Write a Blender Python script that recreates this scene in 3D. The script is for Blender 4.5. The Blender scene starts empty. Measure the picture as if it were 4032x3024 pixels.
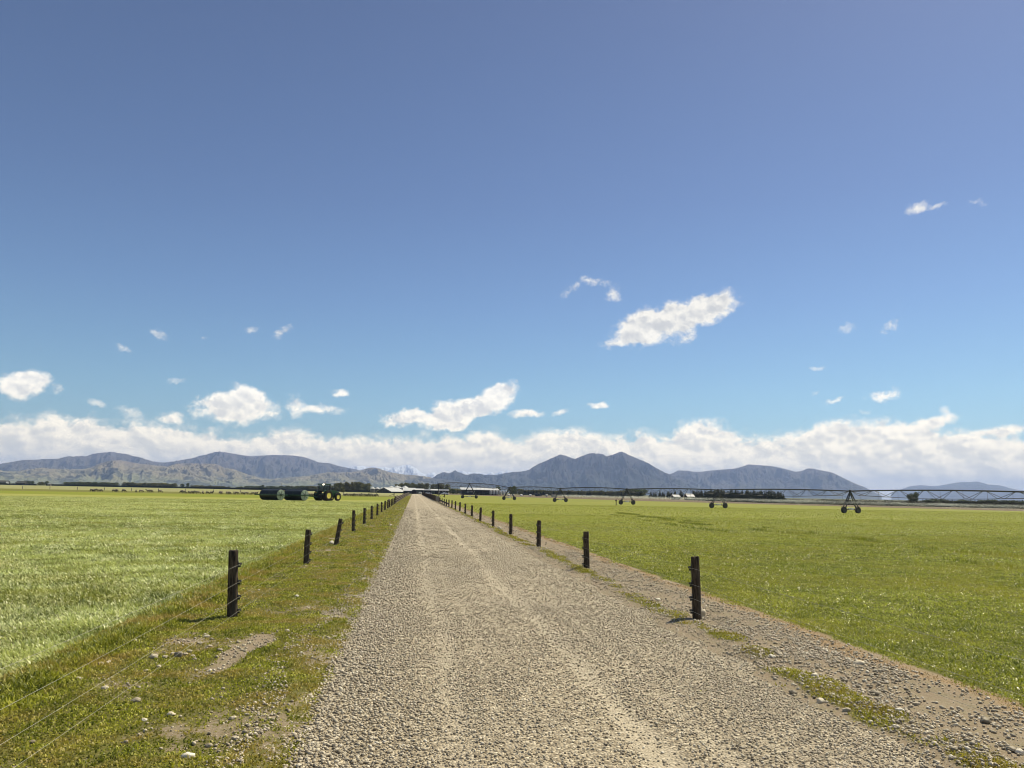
import bpy, bmesh, math, random
import numpy as np
from math import radians as RAD, pi as PI
random.seed(7)
rng = np.random.default_rng(7)
SC = bpy.context.scene
COL = SC.collection

# ------------------------------------------------------------------ camera
EYE = 2.35
FPX, SW, SH = 3028.0, 4032.0, 3024.0          # focal length in photo pixels
YAW, PITCH, ROLL = 0.12362653, 0.13986515, 0.01899771


def cam_axes():
    f = np.array([math.sin(YAW) * math.cos(PITCH), math.cos(YAW) * math.cos(PITCH), math.sin(PITCH)])
    r = np.array([math.cos(YAW), -math.sin(YAW), 0.0])
    u = np.cross(r, f)
    return (r * math.cos(ROLL) + u * math.sin(ROLL), -r * math.sin(ROLL) + u * math.cos(ROLL), f)


CR, CU, CF = cam_axes()
cam_data = bpy.data.cameras.new("camera")
cam = bpy.data.objects.new("camera", cam_data)
COL.objects.link(cam)
from mathutils import Matrix, Vector
M4 = Matrix(((CR[0], CU[0], -CF[0], 0), (CR[1], CU[1], -CF[1], 0), (CR[2], CU[2], -CF[2], EYE), (0, 0, 0, 1)))
cam.matrix_world = M4
cam_data.sensor_width = 36.0
cam_data.lens = 36.0 * FPX / SW
cam_data.clip_start = 0.1
cam_data.clip_end = 120000.0
SC.camera = cam


def ray(px, py):
    d = CF + CR * ((px - SW / 2) / FPX) - CU * ((py - SH / 2) / FPX)
    return d / np.linalg.norm(d)


def ground_at(px, py):
    d = ray(px, py)
    t = -EYE / d[2]
    return np.array([d[0] * t, d[1] * t, 0.0])


def at(px, py, depth):
    """the point of a photo pixel's sight line that lies at world y = depth"""
    d = ray(px, py)
    t = depth / d[1]
    return np.array([d[0] * t, d[1] * t, EYE + d[2] * t])


# ------------------------------------------------------------------ light
SUN_AZ, SUN_EL = RAD(56.0), RAD(54.0)         # clockwise from +Y, above the horizon
sun_data = bpy.data.lights.new("sun", "SUN")
sun_data.energy = 5.0
sun_data.angle = RAD(0.5)
sun_data.color = (1.0, 0.905, 0.69)
sun = bpy.data.objects.new("sun", sun_data)
COL.objects.link(sun)
sdir = Vector((math.sin(SUN_AZ) * math.cos(SUN_EL), math.cos(SUN_AZ) * math.cos(SUN_EL), math.sin(SUN_EL)))
sun.rotation_euler = sdir.to_track_quat("Z", "Y").to_euler()

SC.view_settings.view_transform = "Standard"
SC.view_settings.look = "None"
SC.view_settings.exposure = 0.2
SC.view_settings.gamma = 1.0
SC.view_settings.use_curve_mapping = False
SC.cycles.max_bounces = 6
SC.cycles.diffuse_bounces = 3
SC.cycles.glossy_bounces = 3
SC.cycles.transmission_bounces = 4
SC.cycles.transparent_max_bounces = 12
SC.cycles.volume_bounces = 1
SC.cycles.use_denoising = True
SC.cycles.filter_width = 1.05


# ------------------------------------------------------------------ node helpers
class NT:
    """a small helper round a node tree"""

    def __init__(self, tree):
        self.t = tree
        tree.nodes.clear()

    def n(self, typ, **kw):
        nd = self.t.nodes.new(typ)
        for k, v in kw.items():
            setattr(nd, k, v)
        return nd

    def l(self, a, b):
        self.t.links.new(a, b)

    def put(self, sock, v):
        if isinstance(v, bpy.types.NodeSocket):
            self.l(v, sock)
        elif v is not None:
            if isinstance(v, (tuple, list)) and len(v) == 3 and sock.type == "RGBA":
                v = (*v, 1.0)
            sock.default_value = v

    def m(self, op, a, b=None, c=None, clamp=False):
        nd = self.n("ShaderNodeMath", operation=op, use_clamp=clamp)
        for i, v in enumerate((a, b, c)):
            if v is not None:
                self.put(nd.inputs[i], v)
        return nd.outputs[0]

    def vm(self, op, a, b=None, scale=None):
        nd = self.n("ShaderNodeVectorMath", operation=op)
        self.put(nd.inputs[0], a)
        if b is not None:
            self.put(nd.inputs[1], b)
        if scale is not None:
            self.put(nd.inputs["Scale"], scale)
        return nd.outputs["Value"] if op in ("LENGTH", "DOT_PRODUCT") else nd.outputs[0]

    def mix(self, f, a, b, blend="MIX"):
        nd = self.n("ShaderNodeMix", data_type="RGBA", blend_type=blend)
        self.put(nd.inputs[0], f)
        self.put(nd.inputs[6], a)
        self.put(nd.inputs[7], b)
        return nd.outputs[2]

    def ss(self, x, lo, hi, a=0.0, b=1.0, smooth=True):
        nd = self.n("ShaderNodeMapRange", interpolation_type="SMOOTHSTEP" if smooth else "LINEAR")
        self.put(nd.inputs[0], x)
        for i, v in enumerate((lo, hi, a, b)):
            self.put(nd.inputs[1 + i], v)
        return nd.outputs[0]

    def noise(self, vec, scale, detail=4.0, rough=0.55, dist=0.0, dims="3D", lac=2.0):
        nd = self.n("ShaderNodeTexNoise", noise_dimensions=dims)
        if vec is not None:
            self.l(vec, nd.inputs["Vector"])
        nd.inputs["Scale"].default_value = scale
        nd.inputs["Detail"].default_value = detail
        nd.inputs["Roughness"].default_value = rough
        nd.inputs["Lacunarity"].default_value = lac
        nd.inputs["Distortion"].default_value = dist
        return nd.outputs[0]

    def ramp(self, f, stops):
        nd = self.n("ShaderNodeValToRGB")
        el = nd.color_ramp.elements
        while len(el) < len(stops):
            el.new(0.5)
        for e, (p, c) in zip(el, stops):
            e.position = p
            e.color = (*c, 1.0) if len(c) == 3 else c
        self.l(f, nd.inputs[0])
        return nd.outputs[0]

    def pos(self):
        return self.n("ShaderNodeNewGeometry").outputs["Position"]

    def obj(self):
        return self.n("ShaderNodeTexCoord").outputs["Object"]

    def scale(self, v, s):
        nd = self.n("ShaderNodeVectorMath", operation="MULTIPLY")
        self.l(v, nd.inputs[0])
        nd.inputs[1].default_value = s
        return nd.outputs[0]

    def attr(self, name):
        return self.n("ShaderNodeAttribute", attribute_name=name).outputs["Fac"]

    def bump(self, h, strength=0.5, dist=0.1):
        nd = self.n("ShaderNodeBump")
        nd.inputs["Strength"].default_value = strength
        nd.inputs["Distance"].default_value = dist
        self.l(h, nd.inputs["Height"])
        return nd.outputs[0]

    def bsdf(self, color, rough=0.8, metal=0.0, normal=None, spec=0.5, **kw):
        nd = self.n("ShaderNodeBsdfPrincipled")
        self.put(nd.inputs["Base Color"], color)
        self.put(nd.inputs["Roughness"], rough)
        self.put(nd.inputs["Metallic"], metal)
        self.put(nd.inputs["Specular IOR Level"], spec)
        for k, v in kw.items():
            self.put(nd.inputs[k], v)
        if normal is not None:
            self.l(normal, nd.inputs["Normal"])
        return nd.outputs[0]

    def out(self, sh, world=False):
        o = self.n("ShaderNodeOutputWorld" if world else "ShaderNodeOutputMaterial")
        self.l(sh, o.inputs["Surface"])


MATS = {}


def material(name):
    m = bpy.data.materials.new(name)
    m.use_nodes = True
    MATS[name] = m
    return m, NT(m.node_tree)


# ------------------------------------------------------------------ sky with clouds
world = bpy.data.worlds.new("World")
SC.world = world
world.use_nodes = True
T = NT(world.node_tree)
sky = T.n("ShaderNodeTexSky", sky_type="NISHITA")
sky.sun_disc = False
sky.sun_elevation = SUN_EL
sky.sun_rotation = SUN_AZ
sky.altitude = 200.0
sky.air_density = 1.0
sky.dust_density = 0.5
sky.ozone_density = 1.6
vdir = T.n("ShaderNodeTexCoord").outputs["Generated"]
sep = T.n("ShaderNodeSeparateXYZ")
T.l(vdir, sep.inputs[0])
az = T.m("DEGREES", T.m("ARCTAN2", sep.outputs[0], sep.outputs[1])) if False else T.m("MULTIPLY", T.m("ARCTAN2", sep.outputs[0], sep.outputs[1]), 180 / PI)
el = T.m("MULTIPLY", T.m("ARCSINE", sep.outputs[2]), 180 / PI)
ae = T.n("ShaderNodeCombineXYZ")
T.l(az, ae.inputs[0])
T.l(el, ae.inputs[1])
ae = ae.outputs[0]
# billows: warped coordinates for the outlines
w1 = T.n("ShaderNodeTexNoise")
T.l(ae, w1.inputs["Vector"])
w1.inputs["Scale"].default_value = 0.8
w1.inputs["Detail"].default_value = 7.0
w1.inputs["Roughness"].default_value = 0.6
warp = T.vm("SCALE", T.vm("SUBTRACT", w1.outputs["Color"], (0.5, 0.5, 0.5)), scale=1.3)
aw = T.vm("ADD", ae, warp)
sw = T.n("ShaderNodeSeparateXYZ")
T.l(aw, sw.inputs[0])
AX, EX = sw.outputs[0], sw.outputs[1]


def azel(px, py):
    d = ray(px, py)
    return math.degrees(math.atan2(d[0], d[1])), math.degrees(math.asin(d[2]))


KP = 4032 / 2212.0
DEG = math.degrees(1 / FPX) * KP
# centre x, y, half width, half height (all in 2212-wide photo units), tilt in degrees, thickness
CLOUDS = [
    (1395, 706, 88, 50, 18, 1.35), (1455, 690, 70, 48, 10, 1.35), (1520, 668, 90, 40, 14, 1.25), (1345, 738, 62, 16, 6, .95), (1480, 725, 40, 24, 20, .8),
    (1238, 620, 38, 14, 28, .66), (1282, 610, 44, 15, -8, .72), (1325, 632, 22, 20, -40, .62),
    (1982, 446, 26, 16, 20, .62), (2022, 444, 30, 6, 3, .48), (2112, 434, 30, 8, -6, .46),
    (1832, 706, 24, 16, 45, .46), (1920, 709, 28, 14, 20, .58),
    (340, 722, 24, 13, -20, .62), (264, 750, 24, 13, -30, .48), (548, 714, 24, 11, 8, .55), (608, 718, 27, 14, 15, .66),
    (46, 829, 56, 34, 10, 1.25), (122, 840, 22, 14, -40, .60),
    (510, 880, 106, 42, 0, 1.3), (535, 860, 52, 36, 0, 1.25), (636, 876, 34, 26, -25, .8), (690, 884, 68, 13, 0, .78), (735, 849, 25, 12, 0, .85),
    (890, 903, 80, 24, 6, 1.2), (985, 893, 100, 38, 14, 1.45), (1076, 858, 58, 36, 36, 1.3), (960, 912, 74, 24, 4, 1.1), (1035, 880, 56, 30, 25, 1.4), (1140, 893, 46, 14, 6, .85), (1208, 888, 28, 10, 12, .70), (1290, 880, 34, 11, 0, .80),
    (372, 904, 38, 16, 0, .8), (282, 898, 38, 18, -25, .55), (210, 866, 20, 8, -10, .40), (380, 824, 24, 7, 5, .38),
    (1762, 797, 24, 7, 8, .46), (1804, 864, 28, 8, 12, .62), (1910, 851, 40, 14, 10, .85), (1877, 893, 14, 7, 0, .5), (1763, 850, 12, 5, 0, .4),
    (2010, 915, 60, 18, 14, .9), (2044, 892, 20, 18, 60, .55), (1395, 832, 10, 5, 0, .35), (445, 730, 10, 5, 0, .3),
    (2150, 935, 70, 22, 0, .9),
]
dens = None
for cx, cy, hw, hh, tilt, wgt in CLOUDS:
    a0, e0 = azel(cx * KP, cy * KP)
    ct, st = math.cos(RAD(tilt)), math.sin(RAD(tilt))
    da = T.m("SUBTRACT", AX, a0)
    de = T.m("SUBTRACT", EX, e0)
    u = T.m("MULTIPLY_ADD", da, ct / (hw * DEG), T.m("MULTIPLY", de, st / (hw * DEG)))
    v = T.m("MULTIPLY_ADD", de, ct / (hh * DEG), T.m("MULTIPLY", da, -st / (hh * DEG)))
    r2 = T.m("MULTIPLY_ADD", u, u, T.m("MULTIPLY", v, v))
    b = T.m("MULTIPLY", T.m("SUBTRACT", 1.0, r2, clamp=True), wgt)
    dens = b if dens is None else T.m("MAXIMUM", dens, b)
# the long bank above the mountains: its top edge against azimuth
bank_top = T.n("ShaderNodeFloatCurve")
A0, A1 = -34.0, 48.0
T.l(T.ss(az, A0, A1, smooth=False), bank_top.inputs["Value"])
pts = [(0, 905), (60, 905), (110, 893), (190, 893), (240, 912), (300, 912), (350, 915), (400, 918), (460, 930), (520, 940), (590, 925), (650, 928), (720, 940), (790, 942), (860, 940), (930, 940), (1000, 938), (1050, 925), (1100, 945), (1160, 935), (1230, 925), (1310, 940), (1400, 935), (1430, 940), (1470, 920), (1530, 908), (1600, 935), (1660, 940), (1720, 935), (1800, 905), (1850, 912), (1930, 905), (2000, 908), (2060, 925), (2140, 930), (2212, 935)]
cu = bank_top.mapping.curves[0]
cps = [(0.0, 5.2 / 8)]
for px, py in pts:
    a, e = azel(px * KP, py * KP)
    cps.append(((a - A0) / (A1 - A0), e / 8))
cps.append((1.0, 5.6 / 8))
while len(cu.points) < len(cps):
    cu.points.new(0.5, 0.5)
for p, (cxx, cyy) in zip(cu.points, sorted(cps)):
    p.location = (cxx, cyy)
    p.handle_type = "AUTO"
bank_top.mapping.update()
topv = T.m("MULTIPLY", bank_top.outputs[0], 8.0)
bank = T.m("MULTIPLY", T.m("MULTIPLY_ADD", T.m("SUBTRACT", topv, EX), 0.62, 0.34, clamp=True), 1.25)
dens = T.m("MAXIMUM", dens, bank)
stretched = T.scale(ae, (1.0, 1.35, 1.0))


def puffs(vec, scale, detail):
    """rounded cauliflower heads: fractal cells, brightest at their middles"""
    nd = T.n("ShaderNodeTexVoronoi", voronoi_dimensions="2D", feature="F1")
    nd.normalize = False
    T.l(vec, nd.inputs["Vector"])
    for k, q in (("Scale", scale), ("Detail", detail), ("Roughness", 0.55), ("Lacunarity", 2.15), ("Randomness", 1.0)):
        nd.inputs[k].default_value = q
    return T.m("SUBTRACT", 1.0, T.m("MULTIPLY", nd.outputs["Distance"], 0.5 if detail < 1 else 0.30))


wob = T.n("ShaderNodeTexNoise")
T.l(ae, wob.inputs["Vector"])
wob.inputs["Scale"].default_value = 2.2
wob.inputs["Detail"].default_value = 6.0
wst = T.vm("ADD", stretched, T.vm("SCALE", T.vm("SUBTRACT", wob.outputs["Color"], (0.5, 0.5, 0.5)), scale=0.55))
f1 = puffs(wst, 0.62, 5.0)
f2 = puffs(T.vm("ADD", wst, (0.26, 0.40, 0.0)), 0.62, 2.0)
fb = T.noise(stretched, 0.5, 9.0, 0.58)
fb2 = T.noise(T.vm("ADD", stretched, (0.45, 0.85, 0.0)), 0.5, 4.0, 0.5)
fine = T.noise(T.scale(ae, (1.0, 1.2, 1.0)), 2.4, 6.0, 0.66)
field = T.m("ADD", dens, T.m("MULTIPLY_ADD", T.m("SUBTRACT", f1, 0.78), 1.5, T.m("MULTIPLY_ADD", T.m("SUBTRACT", fine, 0.5), 0.85, T.m("MULTIPLY", T.m("SUBTRACT", fb, 0.5), 1.9))))
field = T.m("MULTIPLY", field, T.ss(dens, 0.0, 0.12))
alpha = T.m("MULTIPLY", T.ss(field, T.ss(dens, 0.4, 1.1, 0.03, 0.16), T.ss(dens, 0.4, 1.1, 0.95, 0.66)), T.ss(dens, 0.10, 0.80, 0.40, 1.0))
# sunlit and shaded sides of the billows
relief = T.m("MULTIPLY_ADD", T.m("SUBTRACT", fb, fb2), 0.55, T.m("MULTIPLY", T.m("SUBTRACT", f1, f2), 0.75))
lit = T.ss(T.m("MULTIPLY_ADD", T.m("SUBTRACT", field, 0.9), -0.14, T.m("MULTIPLY_ADD", T.m("SUBTRACT", fine, 0.5), 0.10, relief)), -0.20, 0.07)
low = T.ss(el, 1.0, 5.0)
shade_c = T.mix(low, (0.67, 0.685, 0.69), (0.64, 0.65, 0.66))
cloud_c = T.mix(lit, shade_c, (1.0, 0.965, 0.885))
cloud_c = T.mix(1.0, cloud_c, T.mix(T.ss(el, 1.5, 9.0), (1.09, 1.005, .83), (1.0, 1.0, 1.0)), "MULTIPLY")
veil = T.mix(T.ss(el, 0.0, 2.2), (0.90, 0.84, 0.70), cloud_c)
grade = T.ramp(T.ss(el, 0.0, 50.0, smooth=False), [(0.0, (.72, .97, 1.05)), (.14, (.75, .96, 1.04)), (.27, (.735, .86, 1.0)), (.42, (.71, .765, .90)), (.68, (.69, .69, .79)), (1.0, (.68, .67, .76))])
sky_c = T.mix(1.0, sky.outputs[0], grade, "MULTIPLY")
SKYC = sky_c
bg_sky = T.n("ShaderNodeBackground")
bg_sky.inputs["Strength"].default_value = 0.087
bg_cl = T.n("ShaderNodeBackground")
T.l(veil, bg_cl.inputs["Color"])
T.l(T.m("ADD", T.ss(el, 1.0, 14.0, 1.24, 0.90), 0.0), bg_cl.inputs["Strength"])
T.l(sky_c, bg_sky.inputs["Color"])
ms = T.n("ShaderNodeMixShader")
T.l(alpha, ms.inputs[0])
T.l(bg_sky.outputs[0], ms.inputs[1])
T.l(bg_cl.outputs[0], ms.inputs[2])
T.out(ms.outputs[0], True)
world.cycles.sampling_method = "MANUAL"
world.cycles.sample_map_resolution = 512


# ------------------------------------------------------------------ object helpers
def tag(o, label=None, cat=None, group=None, kind=None):
    for k, v in (("label", label), ("category", cat), ("group", group), ("kind", kind)):
        if v:
            o[k] = v
    return o


def thing(name, label, cat, loc=(0, 0, 0), rotz=0.0, group=None):
    o = bpy.data.objects.new(name, None)
    COL.objects.link(o)
    o.empty_display_size = 0.2
    o.location = tuple(float(c) for c in loc)
    o.rotation_euler = (0, 0, rotz)
    return tag(o, label, cat, group)


def link(name, mesh, parent=None, loc=None):
    o = bpy.data.objects.new(name, mesh)
    COL.objects.link(o)
    if parent is not None:
        o.parent = parent
    if loc is not None:
        o.location = tuple(float(c) for c in loc)
    return o


def copy_tree(o, parent=None):
    c = o.copy()
    COL.objects.link(c)
    if parent is not None:
        c.parent = parent
    for ch in list(o.children):
        copy_tree(ch, c)
    return c


def np_mesh(name, verts, tris=None, quads=None, mat=None, smooth=False, attrs=None):
    me = bpy.data.meshes.new(name)
    nt = 0 if tris is None else len(tris)
    nq = 0 if quads is None else len(quads)
    me.vertices.add(len(verts))
    me.vertices.foreach_set("co", np.asarray(verts, np.float32).ravel())
    idx = []
    if nt:
        idx.append(np.asarray(tris, np.int32).ravel())
    if nq:
        idx.append(np.asarray(quads, np.int32).ravel())
    idx = np.concatenate(idx)
    me.loops.add(len(idx))
    me.loops.foreach_set("vertex_index", idx)
    me.polygons.add(nt + nq)
    start = np.concatenate([np.arange(nt) * 3, nt * 3 + np.arange(nq) * 4]).astype(np.int32)
    me.polygons.foreach_set("loop_start", start)
    if smooth:
        me.polygons.foreach_set("use_smooth", np.ones(nt + nq, bool))
    for k, v in (attrs or {}).items():
        a = me.attributes.new(k, "FLOAT", "POINT")
        a.data.foreach_set("value", np.asarray(v, np.float32))
    me.update(calc_edges=True)
    if mat is not None:
        me.materials.append(MATS[mat])
    return me


class MB:
    """collects boxes, bars, tubes, lathes and prisms into one mesh"""

    def __init__(self):
        self.bm = bmesh.new()
        self.smooth = False

    def box(self, c, s, rz=0.0, bevel=0.0, rot=None):
        r = bmesh.ops.create_cube(self.bm, size=1.0)
        vs = r["verts"]
        bmesh.ops.scale(self.bm, vec=s, verts=vs)
        if bevel > 0:
            es = list({e for v in vs for e in v.link_edges})
            g = bmesh.ops.bevel(self.bm, geom=es, offset=bevel, segments=2, affect="EDGES", profile=0.5)
            vs = list({v for f in g["faces"] for v in f.verts} | {v for v in vs if v.is_valid})
        mt = rot if rot is not None else Matrix.Rotation(rz, 4, "Z")
        bmesh.ops.transform(self.bm, matrix=Matrix.Translation(c) @ mt.to_4x4(), verts=vs)
        return self

    def bar(self, a, b, r, n=8, r2=None, caps=True):
        a, b = Vector([float(x) for x in a]), Vector([float(x) for x in b])
        d = b - a
        L = d.length
        if L < 1e-6:
            return self
        g = bmesh.ops.create_cone(self.bm, cap_ends=caps, segments=n, radius1=r, radius2=r if r2 is None else r2, depth=L)
        q = d.to_track_quat("Z", "Y").to_matrix().to_4x4()
        bmesh.ops.transform(self.bm, matrix=Matrix.Translation((a + b) / 2) @ q, verts=g["verts"])
        return self

    def tube(self, pts, r, n=6):
        for p, q in zip(pts[:-1], pts[1:]):
            self.bar(p, q, r, n)
        return self

    def lathe(self, prof, n=24, c=(0, 0, 0), axis="Z", caps=True):
        rings = []
        for rr, z in prof:
            ring = []
            for k in range(n):
                a = 2 * PI * k / n
                p = Vector((rr * math.cos(a), rr * math.sin(a), z))
                if axis == "X":
                    p = Vector((p.z, p.x, p.y))
                elif axis == "Y":
                    p = Vector((p.x, p.z, p.y))
                ring.append(self.bm.verts.new(p + Vector(c)))
            rings.append(ring)
        for r0, r1 in zip(rings[:-1], rings[1:]):
            for k in range(n):
                self.bm.faces.new((r0[k], r0[(k + 1) % n], r1[(k + 1) % n], r1[k]))
        for ring in (rings[0], rings[-1]) if caps else ():
            try:
                self.bm.faces.new(ring)
            except ValueError:
                pass
        return self

    def prism(self, poly, axis, lo, hi):
        """a polygon in the plane across `axis` (X: y,z  Y: x,z  Z: x,y) drawn out from lo to hi"""
        def P(p, t):
            return {"X": (t, p[0], p[1]), "Y": (p[0], t, p[1]), "Z": (p[0], p[1], t)}[axis]
        A = [self.bm.verts.new(P(p, lo)) for p in poly]
        B = [self.bm.verts.new(P(p, hi)) for p in poly]
        self.bm.faces.new(A)
        self.bm.faces.new(B[::-1])
        k = len(poly)
        for i in range(k):
            self.bm.faces.new((A[i], A[(i + 1) % k], B[(i + 1) % k], B[i]))
        return self

    def face(self, *ps):
        self.bm.faces.new([self.bm.verts.new(p) for p in ps])
        return self

    def mesh(self, name, mat, smooth=False):
        bmesh.ops.recalc_face_normals(self.bm, faces=self.bm.faces)
        me = bpy.data.meshes.new(name)
        self.bm.to_mesh(me)
        self.bm.free()
        if smooth:
            me.polygons.foreach_set("use_smooth", np.ones(len(me.polygons), bool))
            try:
                me.set_sharp_from_angle(angle=RAD(38))
            except Exception:
                pass
        me.materials.append(MATS[mat])
        return me

    def build(self, name, mat, parent=None, smooth=False, loc=None):
        return link(name, self.mesh(name, mat, smooth), parent, loc)


# ------------------------------------------------------------------ noise for shapes
def _hash(ix, iy, seed):
    h = (ix.astype(np.int64) * 374761393 + iy.astype(np.int64) * 668265263 + seed * 974711) & 0xFFFFFFFF
    h = ((h ^ (h >> 13)) * 1274126177) & 0xFFFFFFFF
    return (h ^ (h >> 16)) & 0xFFFF


def perlin(x, y, seed=0):
    ix, iy = np.floor(x), np.floor(y)
    fx, fy = x - ix, y - iy
    ux, uy = fx * fx * fx * (fx * (fx * 6 - 15) + 10), fy * fy * fy * (fy * (fy * 6 - 15) + 10)

    def g(dx, dy):
        a = _hash(ix + dx, iy + dy, seed) * (2 * PI / 65536.0)
        return np.cos(a) * (fx - dx) + np.sin(a) * (fy - dy)
    n0 = g(0, 0) * (1 - ux) + g(1, 0) * ux
    n1 = g(0, 1) * (1 - ux) + g(1, 1) * ux
    return (n0 * (1 - uy) + n1 * uy) * 1.5


def fbm(x, y, octaves=5, seed=0, gain=0.5):
    s, a, f = 0.0, 1.0, 1.0
    for o in range(octaves):
        s = s + a * perlin(x * f, y * f, seed + o * 17)
        a *= gain
        f *= 2.03
    return s


def ridged(x, y, octaves=6, seed=0, gain=0.55):
    s, a, f, w, tot = 0.0, 1.0, 1.0, 1.0, 0.0
    for o in range(octaves):
        n = 1 - np.abs(perlin(x * f, y * f, seed + o * 31))
        n = n * n * w
        w = np.clip(n * 1.6, 0, 1)
        s = s + n * a
        tot += a
        a *= gain
        f *= 2.07
    return s / tot


# ------------------------------------------------------------------ materials
def leafy(name, dark, light, dry, scale=0.35, trans=0.35, rough=0.45, spec=0.4, dryness=0.25):
    m, t = material(name)
    a = t.attr("tint")
    p = t.noise(t.pos(), scale, 3.0, 0.6)
    c = t.mix(a, dark, light)
    c = t.mix(t.m("MULTIPLY", t.ss(p, 0.42, 0.68), dryness * 2), c, dry)
    sh = t.bsdf(c, rough, spec=spec)
    tr = t.n("ShaderNodeBsdfTranslucent")
    t.l(t.mix(1.0, c, (1.0, 1.08, 0.62), "MULTIPLY"), tr.inputs["Color"])
    ms = t.n("ShaderNodeMixShader")
    ms.inputs[0].default_value = trans
    t.l(sh, ms.inputs[1])
    t.l(tr.outputs[0], ms.inputs[2])
    t.out(ms.outputs[0])


leafy("crop_blade", (.17, .198, .034), (.72, .75, .38), (.49, .46, .13), rough=0.42, spec=0.5, dryness=0.22)
leafy("field_blade", (.175, .205, .018), (.59, .585, .108), (.49, .44, .07), scale=0.22, rough=0.38, spec=0.55, dryness=0.3)
leafy("weed_blade", (.125, .15, .014), (.55, .53, .075), (.46, .35, .10), scale=1.1, rough=0.5, spec=0.35, dryness=0.6)
leafy("moss_blade", (.26, .25, .03), (.56, .50, .08), (.40, .28, .08), scale=1.5, rough=0.6, spec=0.25, dryness=0.35)
leafy("dead_blade", (.28, .185, .085), (.44, .31, .16), (.28, .18, .08), scale=1.2, trans=0.25, rough=0.6, spec=0.25)
leafy("crown_leaf", (.050, .075, .026), (.115, .140, .050), (.12, .11, .05), scale=0.1, trans=0.22, rough=0.6, spec=0.3)
leafy("poplar_leaf", (.095, .105, .036), (.20, .19, .070), (.20, .165, .075), scale=0.08, trans=0.22, rough=0.6, spec=0.3)
leafy("conifer_leaf", (.022, .034, .016), (.055, .070, .030), (.05, .05, .025), scale=0.1, trans=0.1, rough=0.65, spec=0.25)
leafy("hedge_leaf", (.010, .013, .008), (.026, .030, .014), (.03, .027, .015), scale=0.08, trans=0.08, rough=0.7, spec=0.2)


def grain(name, c1, c2, scale, rough=0.85, bump=0.3, bdist=0.01, spec=0.4, detail=6.0, stretch=(1, 1, 1), metal=0.0, c3=None):
    m, t = material(name)
    p = t.scale(t.obj(), stretch)
    f = t.noise(p, scale, detail, 0.62)
    c = t.mix(t.ss(f, 0.3, 0.7), c1, c2)
    if c3 is not None:
        g = t.noise(p, scale * 0.23, 4.0, 0.6)
        c = t.mix(t.ss(g, 0.52, 0.68), c, c3)
    t.out(t.bsdf(c, rough, metal, t.bump(f, bump, bdist), spec))


grain("post_wood", (.020, .015, .010), (.12, .092, .062), 16.0, 0.9, 0.6, 0.012, 0.2, stretch=(2.2, 2.2, 0.28), c3=(.055, .048, .037))
grain("rail_wood", (.075, .060, .044), (.165, .135, .10), 9.0, 0.9, 0.5, 0.01, 0.2, c3=(.19, .165, .13))
grain("insulator_black", (.012, .012, .012), (.03, .03, .028), 60.0, 0.5, 0.1, 0.002)
grain("galvanised", (.055, .055, .053), (.10, .10, .097), 12.0, 0.55, 0.1, 0.002, metal=0.3)
grain("wire_steel", (.42, .40, .33), (.50, .48, .40), 8.0, 0.5, 0.0, 0.001, metal=0.4)
grain("roof_white", (.50, .50, .47), (.62, .62, .58), 0.8, 0.5, 0.0, 0.01)
grain("roof_zinc", (.20, .205, .20), (.30, .30, .28), 0.6, 0.45, 0.0, 0.01, metal=0.2)
grain("wall_dark", (.035, .035, .033), (.075, .075, .068), 0.5, 0.85, 0.1, 0.02)
grain("wall_timber", (.11, .095, .075), (.19, .165, .13), 0.9, 0.85, 0.1, 0.02)
grain("wall_green", (.055, .075, .055), (.085, .105, .078), 0.7, 0.8, 0.1, 0.02)
grain("silo_side", (.11, .105, .10), (.18, .17, .16), 1.2, 0.6, 0.05, 0.01, metal=0.3)
grain("tank_poly", (.44, .44, .40), (.56, .55, .50), 1.0, 0.5, 0.0, 0.01)
grain("void_dark", (.008, .008, .008), (.016, .015, .014), 1.0, 0.95, 0.0, 0.01)
grain("tyre_rubber", (.010, .010, .010), (.026, .024, .021), 5.0, 0.85, 0.3, 0.01, 0.3)
grain("dusty_rubber", (.05, .047, .042), (.095, .09, .08), 5.0, 0.9, 0.3, 0.01, 0.3)
grain("rim_yellow", (.74, .62, .10), (.82, .72, .17), 4.0, 0.55, 0.05, 0.004)
grain("paint_green", (.014, .060, .018), (.020, .062, .024), 3.0, 0.38, 0.05, 0.004)
grain("paint_black", (.012, .012, .013), (.026, .026, .026), 4.0, 0.5, 0.05, 0.004)
grain("drum_steel", (.012, .016, .016), (.034, .038, .034), 2.2, 0.42, 0.25, 0.01, metal=0.35, c3=(.09, .085, .065))
grain("disc_green", (.26, .34, .26), (.40, .47, .37), 2.5, 0.6, 0.1, 0.006)
grain("white_paint", (.74, .74, .72), (.82, .82, .80), 2.0, 0.4, 0.0, 0.004)
grain("wool", (.26, .22, .15), (.42, .36, .26), 9.0, 0.95, 0.8, 0.03, 0.15)
grain("sheep_skin_and_shade", (.020, .016, .014), (.05, .04, .034), 9.0, 0.9, 0.2, 0.01, 0.2)
grain("bark", (.055, .045, .034), (.12, .10, .075), 5.0, 0.9, 0.6, 0.03, 0.2, stretch=(1.5, 1.5, 0.3))
grain("timber_grey", (.22, .20, .17), (.34, .31, .27), 4.0, 0.85, 0.3, 0.01, 0.2)
grain("rust_brown", (.075, .042, .026), (.13, .075, .045), 5.0, 0.85, 0.3, 0.01, 0.2)
grain("concrete", (.36, .34, .30), (.47, .45, .40), 6.0, 0.85, 0.2, 0.01, 0.3)
grain("orange_lens", (.75, .33, .04), (.85, .42, .07), 3.0, 0.3, 0.0, 0.01)

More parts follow.
